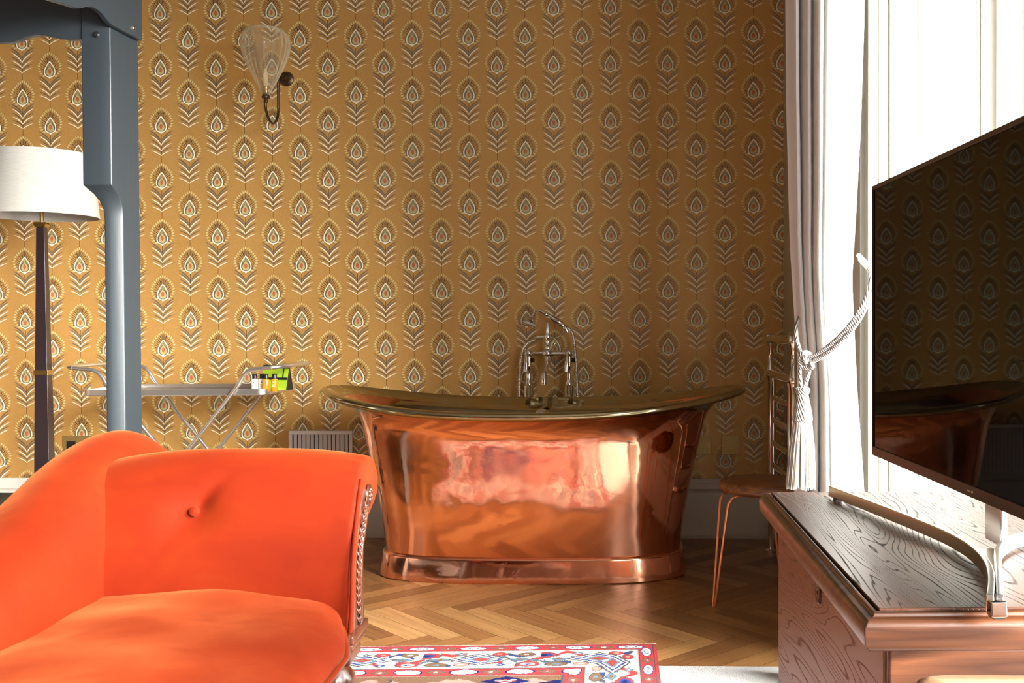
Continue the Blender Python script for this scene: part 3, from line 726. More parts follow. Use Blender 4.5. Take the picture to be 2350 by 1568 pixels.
ctl = [(0.9, 1.93), (2.0, 1.93), (2.55, 1.925), (2.75, 1.905), (2.85, 1.905), (2.95, 1.918), (3.0, 1.925), (3.05, 1.945), (3.09, 1.953), (3.13, 1.948), (3.17, 1.933), (3.21, 1.93), (3.37, 1.932)]
sp = [(p.y, p.z) for p in smoothpath([(0, a, b) for a, b in ctl], 6)]
board(sp, 'Y', -1.760, -1.742, 'canopy_side_rail')
ctl = [(-3.38, 1.895), (-3.2, 1.895), (-3.05, 1.9), (-2.9, 1.888), (-2.5, 1.888), (-2.2, 1.885), (-2.11, 1.886), (-2.07, 1.889), (-2.03, 1.903), (-1.99, 1.909), (-1.95, 1.902), (-1.90, 1.893), (-1.84, 1.893)]
sp = [(p.x, p.z) for p in smoothpath([(a, 0, b) for a, b in ctl], 6)]
board(sp, 'X', 3.205, 3.228, 'canopy_end_rail')
board([(0.9, 1.93), (3.37, 1.93)], 'Y', -3.40, -3.382, 'canopy_side_rail')
board([(-3.38, 1.895), (-1.84, 1.895)], 'X', 0.94, 0.963, 'canopy_end_rail')
m_ = MB(); T = Matrix.Rotation(PI/2, 4, 'Y')
m_.lathe([(0.009, -0.002), (0.0095, 0.001), (0.007, 0.005), (0.003, 0.007), (0.0001, 0.0075)], 20, (-1.742, 3.31, 1.957), T=T)
m_.build('bolt_head', CHROME, bed, T=bed_inv)
m_ = MB(); m_.lathe([(0.009, -0.002), (0.0095, 0.001), (0.007, 0.005), (0.003, 0.007), (0.0001, 0.0075)], 20, (-1.742, 3.312, 2.083), T=T); m_.build('bolt_head', CHROME, bed, T=bed_inv)
m_ = MB(); T = Matrix.Rotation(PI/2, 4, 'X')
m_.lathe([(0.010, -0.002), (0.0105, 0.001), (0.007, 0.006), (0.0001, 0.007)], 20, (-1.802, 3.2, 1.905), T=T); m_.build('bolt_head', BLACKP, bed, T=bed_inv)
bedpart(MB().box(-3.36, -1.80, 1.02, 3.22, 0.16, 0.32), 'bed_base', BEDB, 0.01)
def softbox(x0, x1, y0, y1, z0, z1, r, nm, m):
    rings_ = []
    for k in range(9):
        an = PI/2*k/8; d = r*(1-math.sin(an)); z = z1-r*(1-math.cos(an)) if False else z1-r+r*math.cos(PI/2-an)
        rings_.append((d, z))
    rings_ = [(0, z0)]+[(r*(1-math.cos(PI/2*k/10)), z1-r+r*math.sin(PI/2*k/10)) for k in range(11)]+[(r+0.02, z1), (min(x1-x0, y1-y0)/2-0.01, z1+0.006)]
    rr = []
    for d, z in rings_:
        c = []
        for (cx, cy, a0) in ((x1-0.09, y1-0.09, 0), (x0+0.09, y1-0.09, 1), (x0+0.09, y0+0.09, 2), (x1-0.09, y0+0.09, 3)):
            for k in range(7):
                a_ = PI/2*(a0+k/6); rad = max(0.09-d, 0.0); ex = max(d-0.09, 0)
                c.append(Vector((cx-(ex if cx > (x0+x1)/2 else -ex)+rad*math.cos(a_), cy-(ex if cy > (y0+y1)/2 else -ex)+rad*math.sin(a_), z)))
        rr.append(c)
    m_ = MB(); m_.loft(rr, cap=True); return m_.build(nm, m, bed, T=bed_inv)
softbox(-3.34, -1.80, 1.04, 3.10, 0.32, 0.42, 0.03, 'mattress', SHEET)
softbox(-3.36, -1.785, 1.02, 3.0, 0.30, 0.497, 0.11, 'throw', THROW)

# ------------------------------------------------------------------ floor lamp
lamp = thing('floor_lamp', 'floor lamp with a white linen drum shade and ebonised square stem, left of the bedpost', 'lamp', (-2.545, 4.1, 0))
m_ = MB(); prof_o = [(0.212, 1.43), (0.1875, 1.682), (0.1855, 1.682), (0.210, 1.43)]
m_.lathe(prof_o+[prof_o[0]], 64); shd = m_.build('lamp_shade', SHADE, lamp)
m_ = MB(); m_.lathe([(0.2128, 1.428), (0.2128, 1.434), (0.2095, 1.434), (0.2095, 1.428), (0.2128, 1.428)], 64); m_.build('shade_trim', SHADE, shd)
MB().lathe([(0.1883, 1.678), (0.1883, 1.684), (0.185, 1.684), (0.185, 1.678), (0.1883, 1.678)], 64).build('shade_trim', SHADE, shd)
def sq(h, z): return [Vector((x*h, y*h, z)) for x, y in ((-1, -1), (1, -1), (1, 1), (-1, 1))]
m_ = MB(); m_.loft([sq(0.0235, 0.80), sq(0.016, 1.385)], cap=True, smooth=False); m_.loft([sq(0.033, 0.03), sq(0.0245, 0.785)], cap=True, smooth=False)
m_.build('stem', LAMPB, lamp, bevel=0.002, T=Matrix.Rotation(math.radians(9), 4, 'Z'))
MB().loft([sq(0.0275, 0.783), sq(0.0275, 0.802)], cap=True, smooth=False).build('brass_collar', BRASS, lamp, bevel=0.001, T=Matrix.Rotation(math.radians(9), 4, 'Z'))
m_ = MB(); m_.loft([sq(0.019, 1.385), sq(0.024, 1.398)], cap=True, smooth=False); m_.loft([sq(0.024, 1.398), sq(0.020, 1.405)], cap=True, smooth=False)
m_.tube([(0, 0, 1.40), (0, 0, 1.56)], 0.007, 14); m_.build('brass_neck', BRASS, lamp, bevel=0.001, T=Matrix.Rotation(math.radians(9), 4, 'Z'))
m_ = MB(); m_.loft([sq(0.13, 0.0), sq(0.13, 0.018), sq(0.05, 0.03)], cap=True, smooth=False); m_.build('base', LAMPB, lamp, bevel=0.003)
m_ = MB(); m_.sphere((0, 0, 1.59), 0.03); m_.build('bulb', MILK, lamp)

# ------------------------------------------------------------------ drinks trolley
tr = thing('drinks_trolley', 'chrome drinks trolley with a glass tray and crossed tube legs against the patterned wall', 'trolley', (-2.02, 4.31, 0), math.radians(3))
hx, hy = 0.375, 0.20
def rrect(hx, hy, r, z, n=6):
    out = []
    for (cx, cy, a0) in ((hx-r, hy-r, 0), (-hx+r, hy-r, 1), (-hx+r, -hy+r, 2), (hx-r, -hy+r, 3)):
        for k in range(n): a_ = PI/2*(a0+k/(n-1)); out.append(Vector((cx+r*math.cos(a_), cy+r*math.sin(a_), z)))
    return out
for zt_, nm in ((0.722, 'upper_tray'), (0.20, 'lower_tray')):
    m_ = MB(); m_.loft([rrect(hx, hy, .04, zt_-0.027), rrect(hx+0.003, hy+0.003, .043, zt_-0.024), rrect(hx+0.003, hy+0.003, .043, zt_), rrect(hx-0.004, hy-0.004, .036, zt_), rrect(hx-0.005, hy-0.005, .035, zt_-0.018), rrect(hx-0.03, hy-0.03, .02, zt_-0.018)], smooth=False)
    to = m_.build(nm, STEEL, tr, bevel=0.001)
    m_ = MB(); m_.loft([rrect(hx-0.006, hy-0.006, .034, zt_-0.018), rrect(hx-0.006, hy-0.006, .034, zt_-0.014)], cap=True, smooth=False)
    m_.build('glass_shelf', mat('mirror_glass_'+nm, (0.62, 0.60, 0.5), 0.06, 0.9), to)
zx, xc = 0.38, 0.0
for sy in (-1, 1):
    y = sy*(hy+0.012)
    for sx in (1, -1):
        P = smoothpath([(-sx*0.30, y, 0.05), (-sx*0.02, y, 0.38), (sx*0.235, y, 0.70), (sx*0.285, y, 0.775), (sx*0.315, y, 0.80), (sx*0.36, y, 0.806), (sx*0.40, y, 0.81)], 8)
        if sx < 0: P = [Vector((p.x, p.y-sy*0.018 if 0.15 < p.z < 0.6 else p.y, p.z)) for p in P]
        leg = MB(); leg.tube(P, 0.0085, 12); lo = leg.build('crossed_leg', STEEL, tr)
        mid = P[18]; nx = P[22]; MB().tube([mid, mid.lerp(nx, 0.5)], 0.0108, 12).build('joint_sleeve', STEEL, lo)
        w_ = MB(); T = Matrix.Rotation(PI/2, 4, 'X'); w_.lathe([(0.005, -0.01), (0.026, -0.01), (0.028, -0.006), (0.028, 0.006), (0.026, 0.01), (0.005, 0.01)], 20, (-sx*0.30, y, 0.028), T=T); w_.build('caster_wheel', BLACKP, tr)
for sx in (1, -1):
    P = [(sx*0.40, -(hy+0.012), 0.81), (sx*0.435, -(hy-0.02), 0.813), (sx*0.45, -0.10, 0.815), (sx*0.452, 0, 0.815), (sx*0.45, 0.10, 0.815), (sx*0.435, hy-0.02, 0.813), (sx*0.40, hy+0.012, 0.81)]
    MB().tube(smoothpath(P, 6), 0.0085, 12).build('push_handle', STEEL, tr)

# toiletries on the trolley
ztray = 0.709
def bottle(x, y, body, label, cat='bottle'):
    o = thing('toiletry_bottle', label, cat, (x, y, ztray), 0.1, 'toiletry bottles on the trolley')
    MB().lathe([(0.0001, 0), (0.0125, 0), (0.0138, 0.002), (0.0138, 0.046), (0.0125, 0.050), (0.008, 0.052), (0.008, 0.055), (0.0001, 0.055)], 24).build('bottle_body', body, o)
    MB().lathe([(0.0001, 0.053), (0.0098, 0.053), (0.0100, 0.055), (0.0098, 0.071), (0.009, 0.072), (0.0001, 0.072)], 24).build('cap', BLACKP, o)
    return o
b1 = bottle(-1.700, 4.17, MILK, 'white toiletry bottle with black cap, leftmost of the four on the trolley')
b2 = bottle(-1.674, 4.185, MILK, 'white toiletry bottle with black cap, second from the left on the trolley')
b3 = bottle(-1.648, 4.16, AMBER, 'amber toiletry bottle with black cap beside the white bottles, third from the left')
b4 = bottle(-1.617, 4.17, AMBER, 'amber toiletry bottle with black cap nearest the black side of the tent card')
INKL = mat('label_print', (0.12, 0.12, 0.08), 0.6); INKW = mat('label_print_white', (0.85, 0.82, 0.7), 0.6)
for b_, mm in ((b1, INKL), (b2, INKL), (b3, INKL), (b4, INKW)):
    m_ = MB()
    for (xx, z0, z1, w0) in ((0.0, 0.036, 0.040, 0.003), (0.0, 0.028, 0.029, 0.007), (0.0, 0.0245, 0.0255, 0.005), (0.0, 0.021, 0.022, 0.006)):
        m_.box(-w0, w0, -0.01425, -0.0135, z0, z1)
    m_.build('printed_label', mm, b_)
tc_ = thing('tent_card', 'lime green and black folded tent card behind the toiletry bottles on the trolley', 'card', (-1.655, 4.29, ztray), math.radians(-12))
m_ = MB(); m_.add([(-0.062, -0.028, 0), (0.062, -0.028, 0), (0.062, 0, 0.105), (-0.062, 0, 0.105), (-0.062, -0.0265, 0), (0.062, -0.0265, 0), (0.062, 0.0008, 0.1035), (-0.062, 0.0008, 0.1035)], [(0, 1, 2, 3), (4, 7, 6, 5), (0, 4, 5, 1), (1, 5, 6, 2), (2, 6, 7, 3), (3, 7, 4, 0)], 0, False)
m_.build('front_flap', GREEN, tc_)
m_ = MB(); m_.add([(-0.062, 0.028, 0), (0.062, 0.028, 0), (0.062, 0.001, 0.105), (-0.062, 0.001, 0.105), (-0.062, 0.0265, 0), (0.062, 0.0265, 0), (0.062, 0.0, 0.1035), (-0.062, 0.0, 0.1035)], [(0, 1, 2, 3), (4, 7, 6, 5), (0, 4, 5, 1), (1, 5, 6, 2), (2, 6, 7, 3), (3, 7, 4, 0)], 0, False)
m_.add([(0.0622, -0.026, 0), (0.0622, 0.026, 0), (0.0622, 0, 0.1), (0.063, -0.026, 0), (0.063, 0.026, 0), (0.063, 0, 0.1)], [(0, 1, 2), (3, 5, 4), (0, 3, 4, 1), (1, 4, 5, 2), (2, 5, 3, 0)], 0, False)
m_.build('black_flap', BLACKP, tc_)
m_ = MB()
for (xa, xb, ta, tb) in ((-0.062, 0.062, 0.86, 1.0), (-0.062, 0.062, 0.40, 0.50), (0.036, 0.042, 0.5, 0.86)):
    m_.add([(xa, -0.0284+0.028*ta, 0.105*ta), (xb, -0.0284+0.028*ta, 0.105*ta), (xb, -0.0284+0.028*tb, 0.105*tb), (xa, -0.0284+0.028*tb, 0.105*tb)], [(0, 1, 2, 3)], 0, False)
m_.build('printed_band', BLACKP, tc_)

# ------------------------------------------------------------------ wall light
sc = thing('wall_light', 'wall light with a ribbed clear glass balloon shade on a bronze swan-neck arm', 'light', (-1.745, 4.68, 2.12))
m_ = MB(); T = Matrix.Rotation(PI/2, 4, 'X')
m_.lathe([(0.0335, 0.001), (0.0335, 0.006), (0.029, 0.010), (0.018, 0.013), (0.016, 0.02), (0.010, 0.03), (0.009, 0.05), (0.0001, 0.05)], 36, T=T); m_.build('wall_plate', AGEDB, sc)
m_ = MB(); m_.lathe([(0.0035, 0.009), (0.0035, 0.012), (0.0001, 0.0125)], 12, (0.025, 0, 0), T=T); m_.build('screw', BRASS, sc)
m_ = MB(); P = smoothpath([(0, -0.04, 0), (0, -0.085, -0.002), (0, -0.103, -0.02), (0, -0.105, -0.07), (0, -0.107, -0.15)], 7)
P += [Vector((0, -0.182+0.075*math.cos(a_), -0.160-0.078*math.sin(a_))) for a_ in arc(0, PI, 16)]+[Vector((0.003, -0.257, -0.15))]
m_.tube(P, 0.0058, 12)
m_.lathe([(0.0075, -0.165), (0.010, -0.160), (0.008, -0.152), (0.008, -0.148), (0.016, -0.145), (0.018, -0.138), (0.015, -0.132), (0.013, -0.126), (0.0001, -0.124)], 24, (0.003, -0.258, 0.0))
m_.build('swan_neck_arm', AGEDB, sc)
gx, gy = 0.003, -0.258
prof = [(0.016, -0.132), (0.025, -0.112), (0.042, -0.078), (0.062, -0.038), (0.082, 0.006), (0.096, 0.045), (0.103, 0.08), (0.101, 0.11), (0.091, 0.136), (0.074, 0.152), (0.062, 0.157), (0.058, 0.152), (0.060, 0.147)]
sp = smoothpath([(r_, 0, z) for r_, z in prof], 5); seg = 144; rr = []
for off in (0, 1):
    seq = sp if not off else sp[::-1]
    for p in seq:
        r0 = p.x-0.0022*off
        rr.append([Vector((gx+(r0*(1+0.018*math.cos(24*2*PI*k/seg+p.z*3))*math.cos(2*PI*k/seg)), gy+r0*(1+0.018*math.cos(24*2*PI*k/seg+p.z*3))*math.sin(2*PI*k/seg), p.z)) for k in range(seg)])
m_ = MB(); m_.loft(rr, closed=True); m_.build('glass_shade', SHG, sc)
m_ = MB(); m_.lathe([(0.0001, -0.124), (0.011, -0.122), (0.011, -0.108), (0.0125, -0.106), (0.0125, -0.096), (0.0001, -0.095)], 20, (gx, gy, 0)); m_.build('lamp_holder', BRASS, sc)
m_ = MB(); m_.lathe([(0.0001, -0.095), (0.009, -0.093), (0.0105, -0.07), (0.0105, -0.045), (0.006, -0.02), (0.0001, -0.012)], 20, (gx, gy, 0)); m_.build('bulb', mat('candle_bulb', (1, .9, .75), .1, 0, Transmission_Weight=.7), sc)

# ------------------------------------------------------------------ vent + socket plates
vt = thing('air_vent', 'white metal air vent with vertical louvres, low on the patterned wall beside the bathtub', 'vent', (-1.598, 4.68, 0.345))
m_ = MB(); w_, h_ = 0.149, 0.149
m_.box(-w_, w_, -0.012, 0.0, h_-0.017, h_).box(-w_, w_, -0.012, 0, -h_, -h_+0.017).box(-w_, -w_+0.017, -0.012, 0, -h_+0.017, h_-0.017).box(w_-0.017, w_, -0.012, 0, -h_+0.017, h_-0.017)
m_.build('frame', VENTM, vt, bevel=0.002)
MB().box(-w_+0.016, w_-0.016, -0.0022, -0.0012, -h_+0.016, h_-0.016).build('duct_shade_sheet', BLACKP, vt)  # flat black sheet standing in for the shade behind the louvres
for k in range(13):
    x = -w_+0.030+k*(2*w_-0.06)/12.0
    T = Matrix.Translation((x, -0.007, 0)) @ Matrix.Rotation(math.radians(38), 4, 'Z')
    MB().box(-0.0075, 0.0075, -0.0012, 0.0012, -h_+0.017, h_-0.017, T=T).build('louvre', VENTM, vt)
def plate(x0, x1, label, screws=True, sock=False):
    o = thing('wall_plate', label, 'socket plate', ((x0+x1)/2, 4.68, 0.427))
    w_ = (x1-x0)/2
    MB().box(-w_, w_, -0.005, 0.0, -0.043, 0.043).build('brass_plate', BRASS2, o, bevel=0.0015)
    T = Matrix.Rotation(PI/2, 4, 'X'); xs_ = (-0.03, 0.03) if w_ < 0.06 else (-0.06, 0.06)
    for x in xs_: MB().lathe([(0.0032, 0.004), (0.0032, 0.0062), (0.0001, 0.0065)], 12, (x, 0, 0), T=T).build('screw', BRASS, o)
    if sock:
        for x in (-0.033, 0.033): MB().box(x-0.022, x+0.022, -0.0065, -0.003, -0.03, 0.018).build('socket_insert', BLACKP, o, bevel=0.001)
    return o
BRASS2 = mat('satin_brass', (0.42, 0.30, 0.11), 0.45, 0.7)
plate(0.254, 0.340, 'brass blanking plate on the patterned wall behind the wooden stool')
plate(0.122, 0.208, 'brass plate on the wall half hidden behind the right end of the bathtub')
plate(-2.815, -2.669, 'brass double socket with black inserts low on the wall behind the orange chaise', sock=True)

# ------------------------------------------------------------------ towel rail
tw = thing('towel_rail', 'traditional chrome ladder towel rail standing along the right wall behind the curtain tassel', 'towel rail', (0.47, 4.12, 0))
A0, A1 = Vector((0.012, -0.27, 0)), Vector((-0.018, 0.28, 0))
for i, (p, nm) in enumerate(((A0, 'post'), (A1, 'post'))):
    m_ = MB(); c = (p.x, p.y, 0)
    m_.lathe([(0.0001, 0), (0.03, 0), (0.03, 0.006), (0.014, 0.012), (0.0125, 0.02), (0.0125, 0.17), (0.017, 0.175), (0.017, 0.2), (0.0125, 0.205), (0.0125, 0.735), (0.016, 0.74), (0.0165, 0.752), (0.019, 0.757), (0.022, 0.770), (0.019, 0.783), (0.0165, 0.788), (0.016, 0.8), (0.0115, 0.805), (0.0115, 0.885), (0.016, 0.89), (0.016, 0.897), (0.019, 0.903), (0.022, 0.918), (0.019, 0.935), (0.010, 0.942), (0.0001, 0.944)], 28, c)
    m_.build('post', CHROME, tw)
def rail(z, r_, nm): MB().tube([A0+Vector((0, 0, z)), A1+Vector((0, 0, z))], r_, 18).build(nm, CHROME, tw)
rail(0.918, 0.0185, 'top_rail'); rail(0.770, 0.0185, 'rail'); rail(0.19, 0.0185, 'rail')
q0, q1 = A0.lerp(A1, 0.17), A0.lerp(A1, 0.86)
for z in (0.67, 0.575, 0.48, 0.385, 0.29): MB().tube([q0+Vector((0, 0, z)), q1+Vector((0, 0, z))], 0.0125, 14).build('rung', CHROME, tw)
for q in (q0, q1): MB().tube([q+Vector((0, 0, 0.19)), q+Vector((0, 0, 0.77))], 0.0105, 14).build('inner_upright', CHROME, tw)
for p in (A0, A1):
    MB().tube([p+Vector((0, 0.02, 0.925)), p+Vector((0.05-p.x+0.018, 0.02, 0.925))], 0.0065, 12).build('wall_bracket', CHROME, tw)
    T = Matrix.Rotation(-PI/2, 4, 'Y'); MB().lathe([(0.0001, 0.014), (0.008, 0.013), (0.02, 0.006), (0.024, 0.0), (0.0001, 0.0)], 24, (0.069, p.y+0.02, 0.925), T=T).build('bracket_rosette', CHROME, tw)

# ------------------------------------------------------------------ stool
sx_, sy_ = 0.345, 3.585
stl = thing('stool', 'round wooden stool on copper hairpin legs between the bathtub and the dark desk', 'stool', (sx_, sy_, 0))
m_ = MB(); m_.lathe([(0.0001, 0.392), (0.14, 0.392), (0.152, 0.396), (0.157, 0.404), (0.157, 0.422), (0.152, 0.430), (0.145, 0.433), (0.0001, 0.434)], 64); m_.build('seat', STOOLW, stl)
for an in (198, 293, 62):
    a_ = math.radians(an); d = Vector((math.cos(a_), math.sin(a_), 0)); e = Vector((-d.y, d.x, 0))
    P = smoothpath([d*0.05+e*0.045+Vector((0, 0, 0.387)), d*0.12+e*0.043+Vector((0, 0, 0.387)), d*0.145+e*0.040+Vector((0, 0, 0.37)), d*0.155+e*0.034+Vector((0, 0, 0.32)), d*0.186+e*0.010+Vector((0, 0, 0.03)), d*0.189+Vector((0, 0, 0.006)), d*0.186-e*0.010+Vector((0, 0, 0.03)), d*0.155-e*0.034+Vector((0, 0, 0.32)), d*0.145-e*0.040+Vector((0, 0, 0.37)), d*0.12-e*0.043+Vector((0, 0, 0.387)), d*0.05-e*0.045+Vector((0, 0, 0.387))], 6)
    MB().tube(P, 0.0046, 10).build('hairpin_leg', COPW, stl)

# ------------------------------------------------------------------ curtain, tieback
cu = thing('curtain', 'pale grey linen curtain gathered to the side of the window recess by a rope tieback', 'curtain', (0.43, 2.67, 0))
NU, NZ = 150, 70
def curt_ends(z):
    # left edge x, right edge x (at Y ~2.6-2.7)
    xl = interp(z, [(0.0, 0.362), (0.5, 0.352), (0.75, 0.36), (0.87, 0.362), (1.0, 0.352), (1.2, 0.340), (1.6, 0.330), (2.1, 0.327), (3.2, 0.322)])
    xr = interp(z, [(0.0, 0.540), (0.55, 0.528), (0.8, 0.510), (1.0, 0.500), (1.1, 0.496), (1.25, 0.506), (1.5, 0.520), (1.8, 0.530), (3.2, 0.535)])
    return xl, xr
folds = [0.0, 0.10, 0.19, 0.27, 0.36, 0.47, 0.62, 0.80, 1.0]
def fold(u, z):
    ph = 2*PI*(interp(u, [(0, 0), (0.14, 1), (0.27, 2), (0.40, 3), (0.66, 4), (1.0, 5)])+0.1)
    tight = 1.0-0.4*math.exp(-((z-0.98)/0.22)**2)
    d = math.sin(ph)*interp(u, [(0, 0.04), (0.4, 0.04), (0.6, 0.022), (1, 0.018)])*tight
    d += 0.004*math.sin(ph*1.7+z*1.3)
    return d
vs = []; fsx = []
for j in range(NZ+1):
    z = 0.02+(3.22-0.02)*j/NZ; xl, xr = curt_ends(z)
    tz = interp(z, [(0.6, 0), (0.8, 0.25), (0.88, 1), (1.12, 1), (1.3, 0.3), (1.6, 0)])
    for i in range(NU+1):
        u = i/NU; uu = u+0.03*math.sin(2*PI*(u*6.2+0.35))
        uu = min(1, max(0, uu))
        x = xl+(xr-xl)*u; y = interp(u, [(0, 2.78), (0.38, 2.665), (0.6, 2.675), (1.0, 2.745)])+fold(u, z)
        y += 0.02*math.sin(PI*u)*tz
        vs.append(Vector((x-0.43, y-2.67, z)))
for j in range(NZ):
    for i in range(NU): a = j*(NU+1)+i; fsx.append((a, a+1, a+NU+2, a+NU+1))
m_ = MB(); m_.add(vs, fsx); co = m_.build('curtain_cloth', CURT, cu)
so_ = co.modifiers.new('thick', 'SOLIDIFY'); so_.thickness = 0.004
tb = thing('curtain_tieback', 'twisted silvery rope tieback with a long fringed tassel hanging against the grey curtain', 'tieback', (0.352, 2.58, 0.88))
T0 = Vector((-0.352, -2.58, -0.88))
for off in (0, 1):
    P = smoothpath([Vector((0.512, 2.72, 1.16))+T0, Vector((0.508, 2.56, 1.115))+T0, Vector((0.492, 2.495, 1.055))+T0, Vector((0.455, 2.49, 0.985))+T0, Vector((0.405, 2.53, 0.925))+T0, Vector((0.36, 2.57, 0.893))+T0], 8)
    P = [p+Vector((0.004*off, 0.0, -0.011*off)) for p in P]
    MB().tube(P, 0.0062, 10).build('rope', ROPE, tb)
P = smoothpath([Vector((0.36, 2.58, 0.893))+T0, Vector((0.348, 2.66, 0.91))+T0, Vector((0.352, 2.74, 0.98))+T0, Vector((0.42, 2.83, 1.07))+T0, Vector((0.51, 2.80, 1.15))+T0], 8)
MB().tube(P, 0.006, 10).build('rope', ROPE, tb)
kn = MB(); kn.tube([Vector((0.0, -0.008, 0.008))+Vector((0.015*math.cos(a_), 0.006*math.sin(2*a_), 0.018*math.sin(a_))) for a_ in [2*PI*k/24 for k in range(24)]], 0.0075, 10, closed=True)
kn.tube([Vector((0.004, -0.014, 0.004))+Vector((0.010*math.cos(a_+1), 0.007*math.sin(2*a_), 0.014*math.sin(a_))) for a_ in [2*PI*k/24 for k in range(24)]], 0.0068, 10, closed=True)
kn.build('knot', ROPE, tb)
MB().tube(smoothpath([(0.006, -0.008, -0.002), (0.008, -0.008, -0.02), (0.0, -0.006, -0.05), (-0.003, -0.006, -0.062)], 5), 0.0055, 10).build('tassel_cord', ROPE, tb)
MB().tube(smoothpath([(-0.012, -0.002, 0.0), (-0.014, -0.002, -0.03), (-0.010, -0.004, -0.062)], 5), 0.0048, 10).build('tassel_cord', ROPE, tb)
th_ = MB(); zs0 = -0.06
pr_ = [(0.0001, 0), (0.014, 0), (0.019, -0.004), (0.0195, -0.009), (0.0175, -0.014), (0.0145, -0.020)]
th_.lathe([(r_, z+zs0) for r_, z in pr_]+[(0.0145+0.011*(k/24)**0.9+(0.0007 if k % 2 else 0), zs0-0.02-0.06*k/24) for k in range(25)]+[(0.0258, zs0-0.082), (0.0235, zs0-0.088)], 32, (-0.008, -0.006, 0))
th_.build('tassel_head', ROPE, tb)
tfr = MB(); rnd = random.Random(5)
for k in range(230):
    a_ = rnd.random()*2*PI; r0 = 0.0225*math.sqrt(rnd.random()*0.4+0.6); r1 = r0*1.62*(0.95+0.12*rnd.random())
    j1 = rnd.uniform(-.12, .12); zl = -0.165+rnd.uniform(-0.006, 0.006)-0.01*0
    tfr.tube([(-0.008+r0*math.cos(a_), -0.006+r0*math.sin(a_), zs0-0.086), (-0.010+(r0+r1)*0.52*math.cos(a_+j1), -0.006+(r0+r1)*0.52*math.sin(a_+j1), zs0-0.15), (-0.013+r1*math.cos(a_+j1*1.5), -0.006+r1*math.sin(a_+j1*1.5), zs0-0.086+zl)], 0.0013, 5)
tag(tfr.build('tassel_fringe', SILK, tb), kind='stuff')

# ------------------------------------------------------------------ desk
dk = thing('desk', 'dark oak desk with a moulded top under the television, beside the window recess', 'desk', (0.191, 0.922, 0), math.radians(2.7))
DW, DD, DZ = 0.82, 0.645, 0.72
m_ = MB()
def rect(x0, x1, y0, y1, z): return [Vector((x0, y0, z)), Vector((x1, y0, z)), Vector((x1, y1, z)), Vector((x0, y1, z))]
def rin(e, z): return rect(-e, DW+e, -e*0.9, DD+e, z)
m_.loft([rin(-0.001, DZ-0.03), rin(-0.001, DZ)], cap=True, smooth=False); m_.build('top_panel', DESKT, dk, bevel=0.001)
m_ = MB(); prof = [(-0.03, DZ-0.038), (0.010, DZ-0.036), (0.015, DZ-0.030), (0.016, DZ-0.014), (0.012, DZ-0.008), (0.006, DZ-0.006), (0.0055, DZ-0.003), (0.0015, DZ-0.0015), (0.001, DZ-0.004), (0.0, DZ-0.005)]
m_.loft([rin(e, z) for e, z in prof], smooth=False); m_.build('moulded_edge', DESKW, dk, bevel=0.0012)
m_ = MB(); m_.box(0.010, 0.028, 0.02, DD-0.01, 0.009, DZ-0.038); sp_ = m_.build('side_panel', DESKS, dk, bevel=0.002)
ek = MB(); T = Matrix.Rotation(-PI/2, 4, 'Y')
def oval(r_, x): return [Vector((x, 0.32+r_*0.014*math.cos(2*PI*k/28), 0.652+r_*0.017*math.sin(2*PI*k/28)*(1+0.12*math.cos(4*PI*k/28)))) for k in range(28)]
ek.loft([oval(1, 0.0105), oval(1, 0.0085), oval(0.88, 0.0072), oval(0.75, 0.0080), oval(0.3, 0.0078), oval(0.26, 0.0098)], cap=True)
ek.build('escutcheon', AGEDB, sp_)
MB().box(DW-0.03, DW-0.01, 0.02, DD-0.01, 0.009, DZ-0.038).build('side_panel', DESKS, dk, bevel=0.002)
MB().box(0.028, DW-0.03, DD-0.03, DD-0.012, 0.08, DZ-0.038).build('back_panel', DESKS, dk, bevel=0.002)
m_ = MB(); m_.box(0.012, DW-0.012, 0.008, 0.020, DZ-0.19, DZ-0.04)
MB().box(0.012, DW-0.012, 0.008, 0.020, 0.009, DZ-0.193).build('front_panel', DESKW, dk, bevel=0.003)
dr = m_.build('drawer', DESKW, dk, bevel=0.003)

# ------------------------------------------------------------------ television
ta = Vector((0.303, 1.5, 0)); tb_ = Vector((0.366, 0.803, 0)); tdir = (tb_-ta).normalized()
tv = thing('television', 'flat black television on a curved metal foot, standing on the dark desk', 'television', (ta.x, ta.y, 0), math.atan2(tdir.y, tdir.x))
# local x along the screen (far to near), local -y is the face (towards the room)
TWD = 0.70; z0, z1 = 0.786, 1.178
def tvbox(xa, xb, ya, yb, za, zb, nm, m, bv=0.001): return MB().box(xa, xb, ya, yb, za, zb).build(nm, m, tv, bevel=bv)
sgn = -1
m_ = MB(); m_.box(0, TWD, 0.004, 0.03, z0, z1); m_.box(0.08, TWD-0.08, 0.03, 0.055, z0+0.04, z1-0.1); m_.build('housing', BLACKP, tv, bevel=0.002)
m_ = MB(); m_.box(0, TWD, -0.002, 0.004, z0, z0+0.013).box(0, TWD, -0.002, 0.004, z1-0.006, z1).box(0, 0.005, -0.002, 0.004, z0+0.013, z1-0.006).box(TWD-0.005, TWD, -0.002, 0.004, z0+0.013, z1-0.006)
bz_ = m_.build('bezel', BEZEL, tv, bevel=0.0008)
tvbox(0.005, TWD-0.005, 0.0, 0.004, z0+0.013, z1-0.006, 'screen', SCREEN, 0)
# small illegible maker's mark on the lower frame
m_ = MB()
for k, (w_, h_) in enumerate(((0.0022, 0.0022), (0.0026, 0.0022), (0.002, 0.0022), (0.003, 0.0022), (0.0012, 0.003))):
    x = 0.365+k*0.0038; m_.box(x, x+w_, -0.0026, -0.0018, z0+0.0055, z0+0.0055+h_)
m_.build('frame_mark', STEEL, bz_)
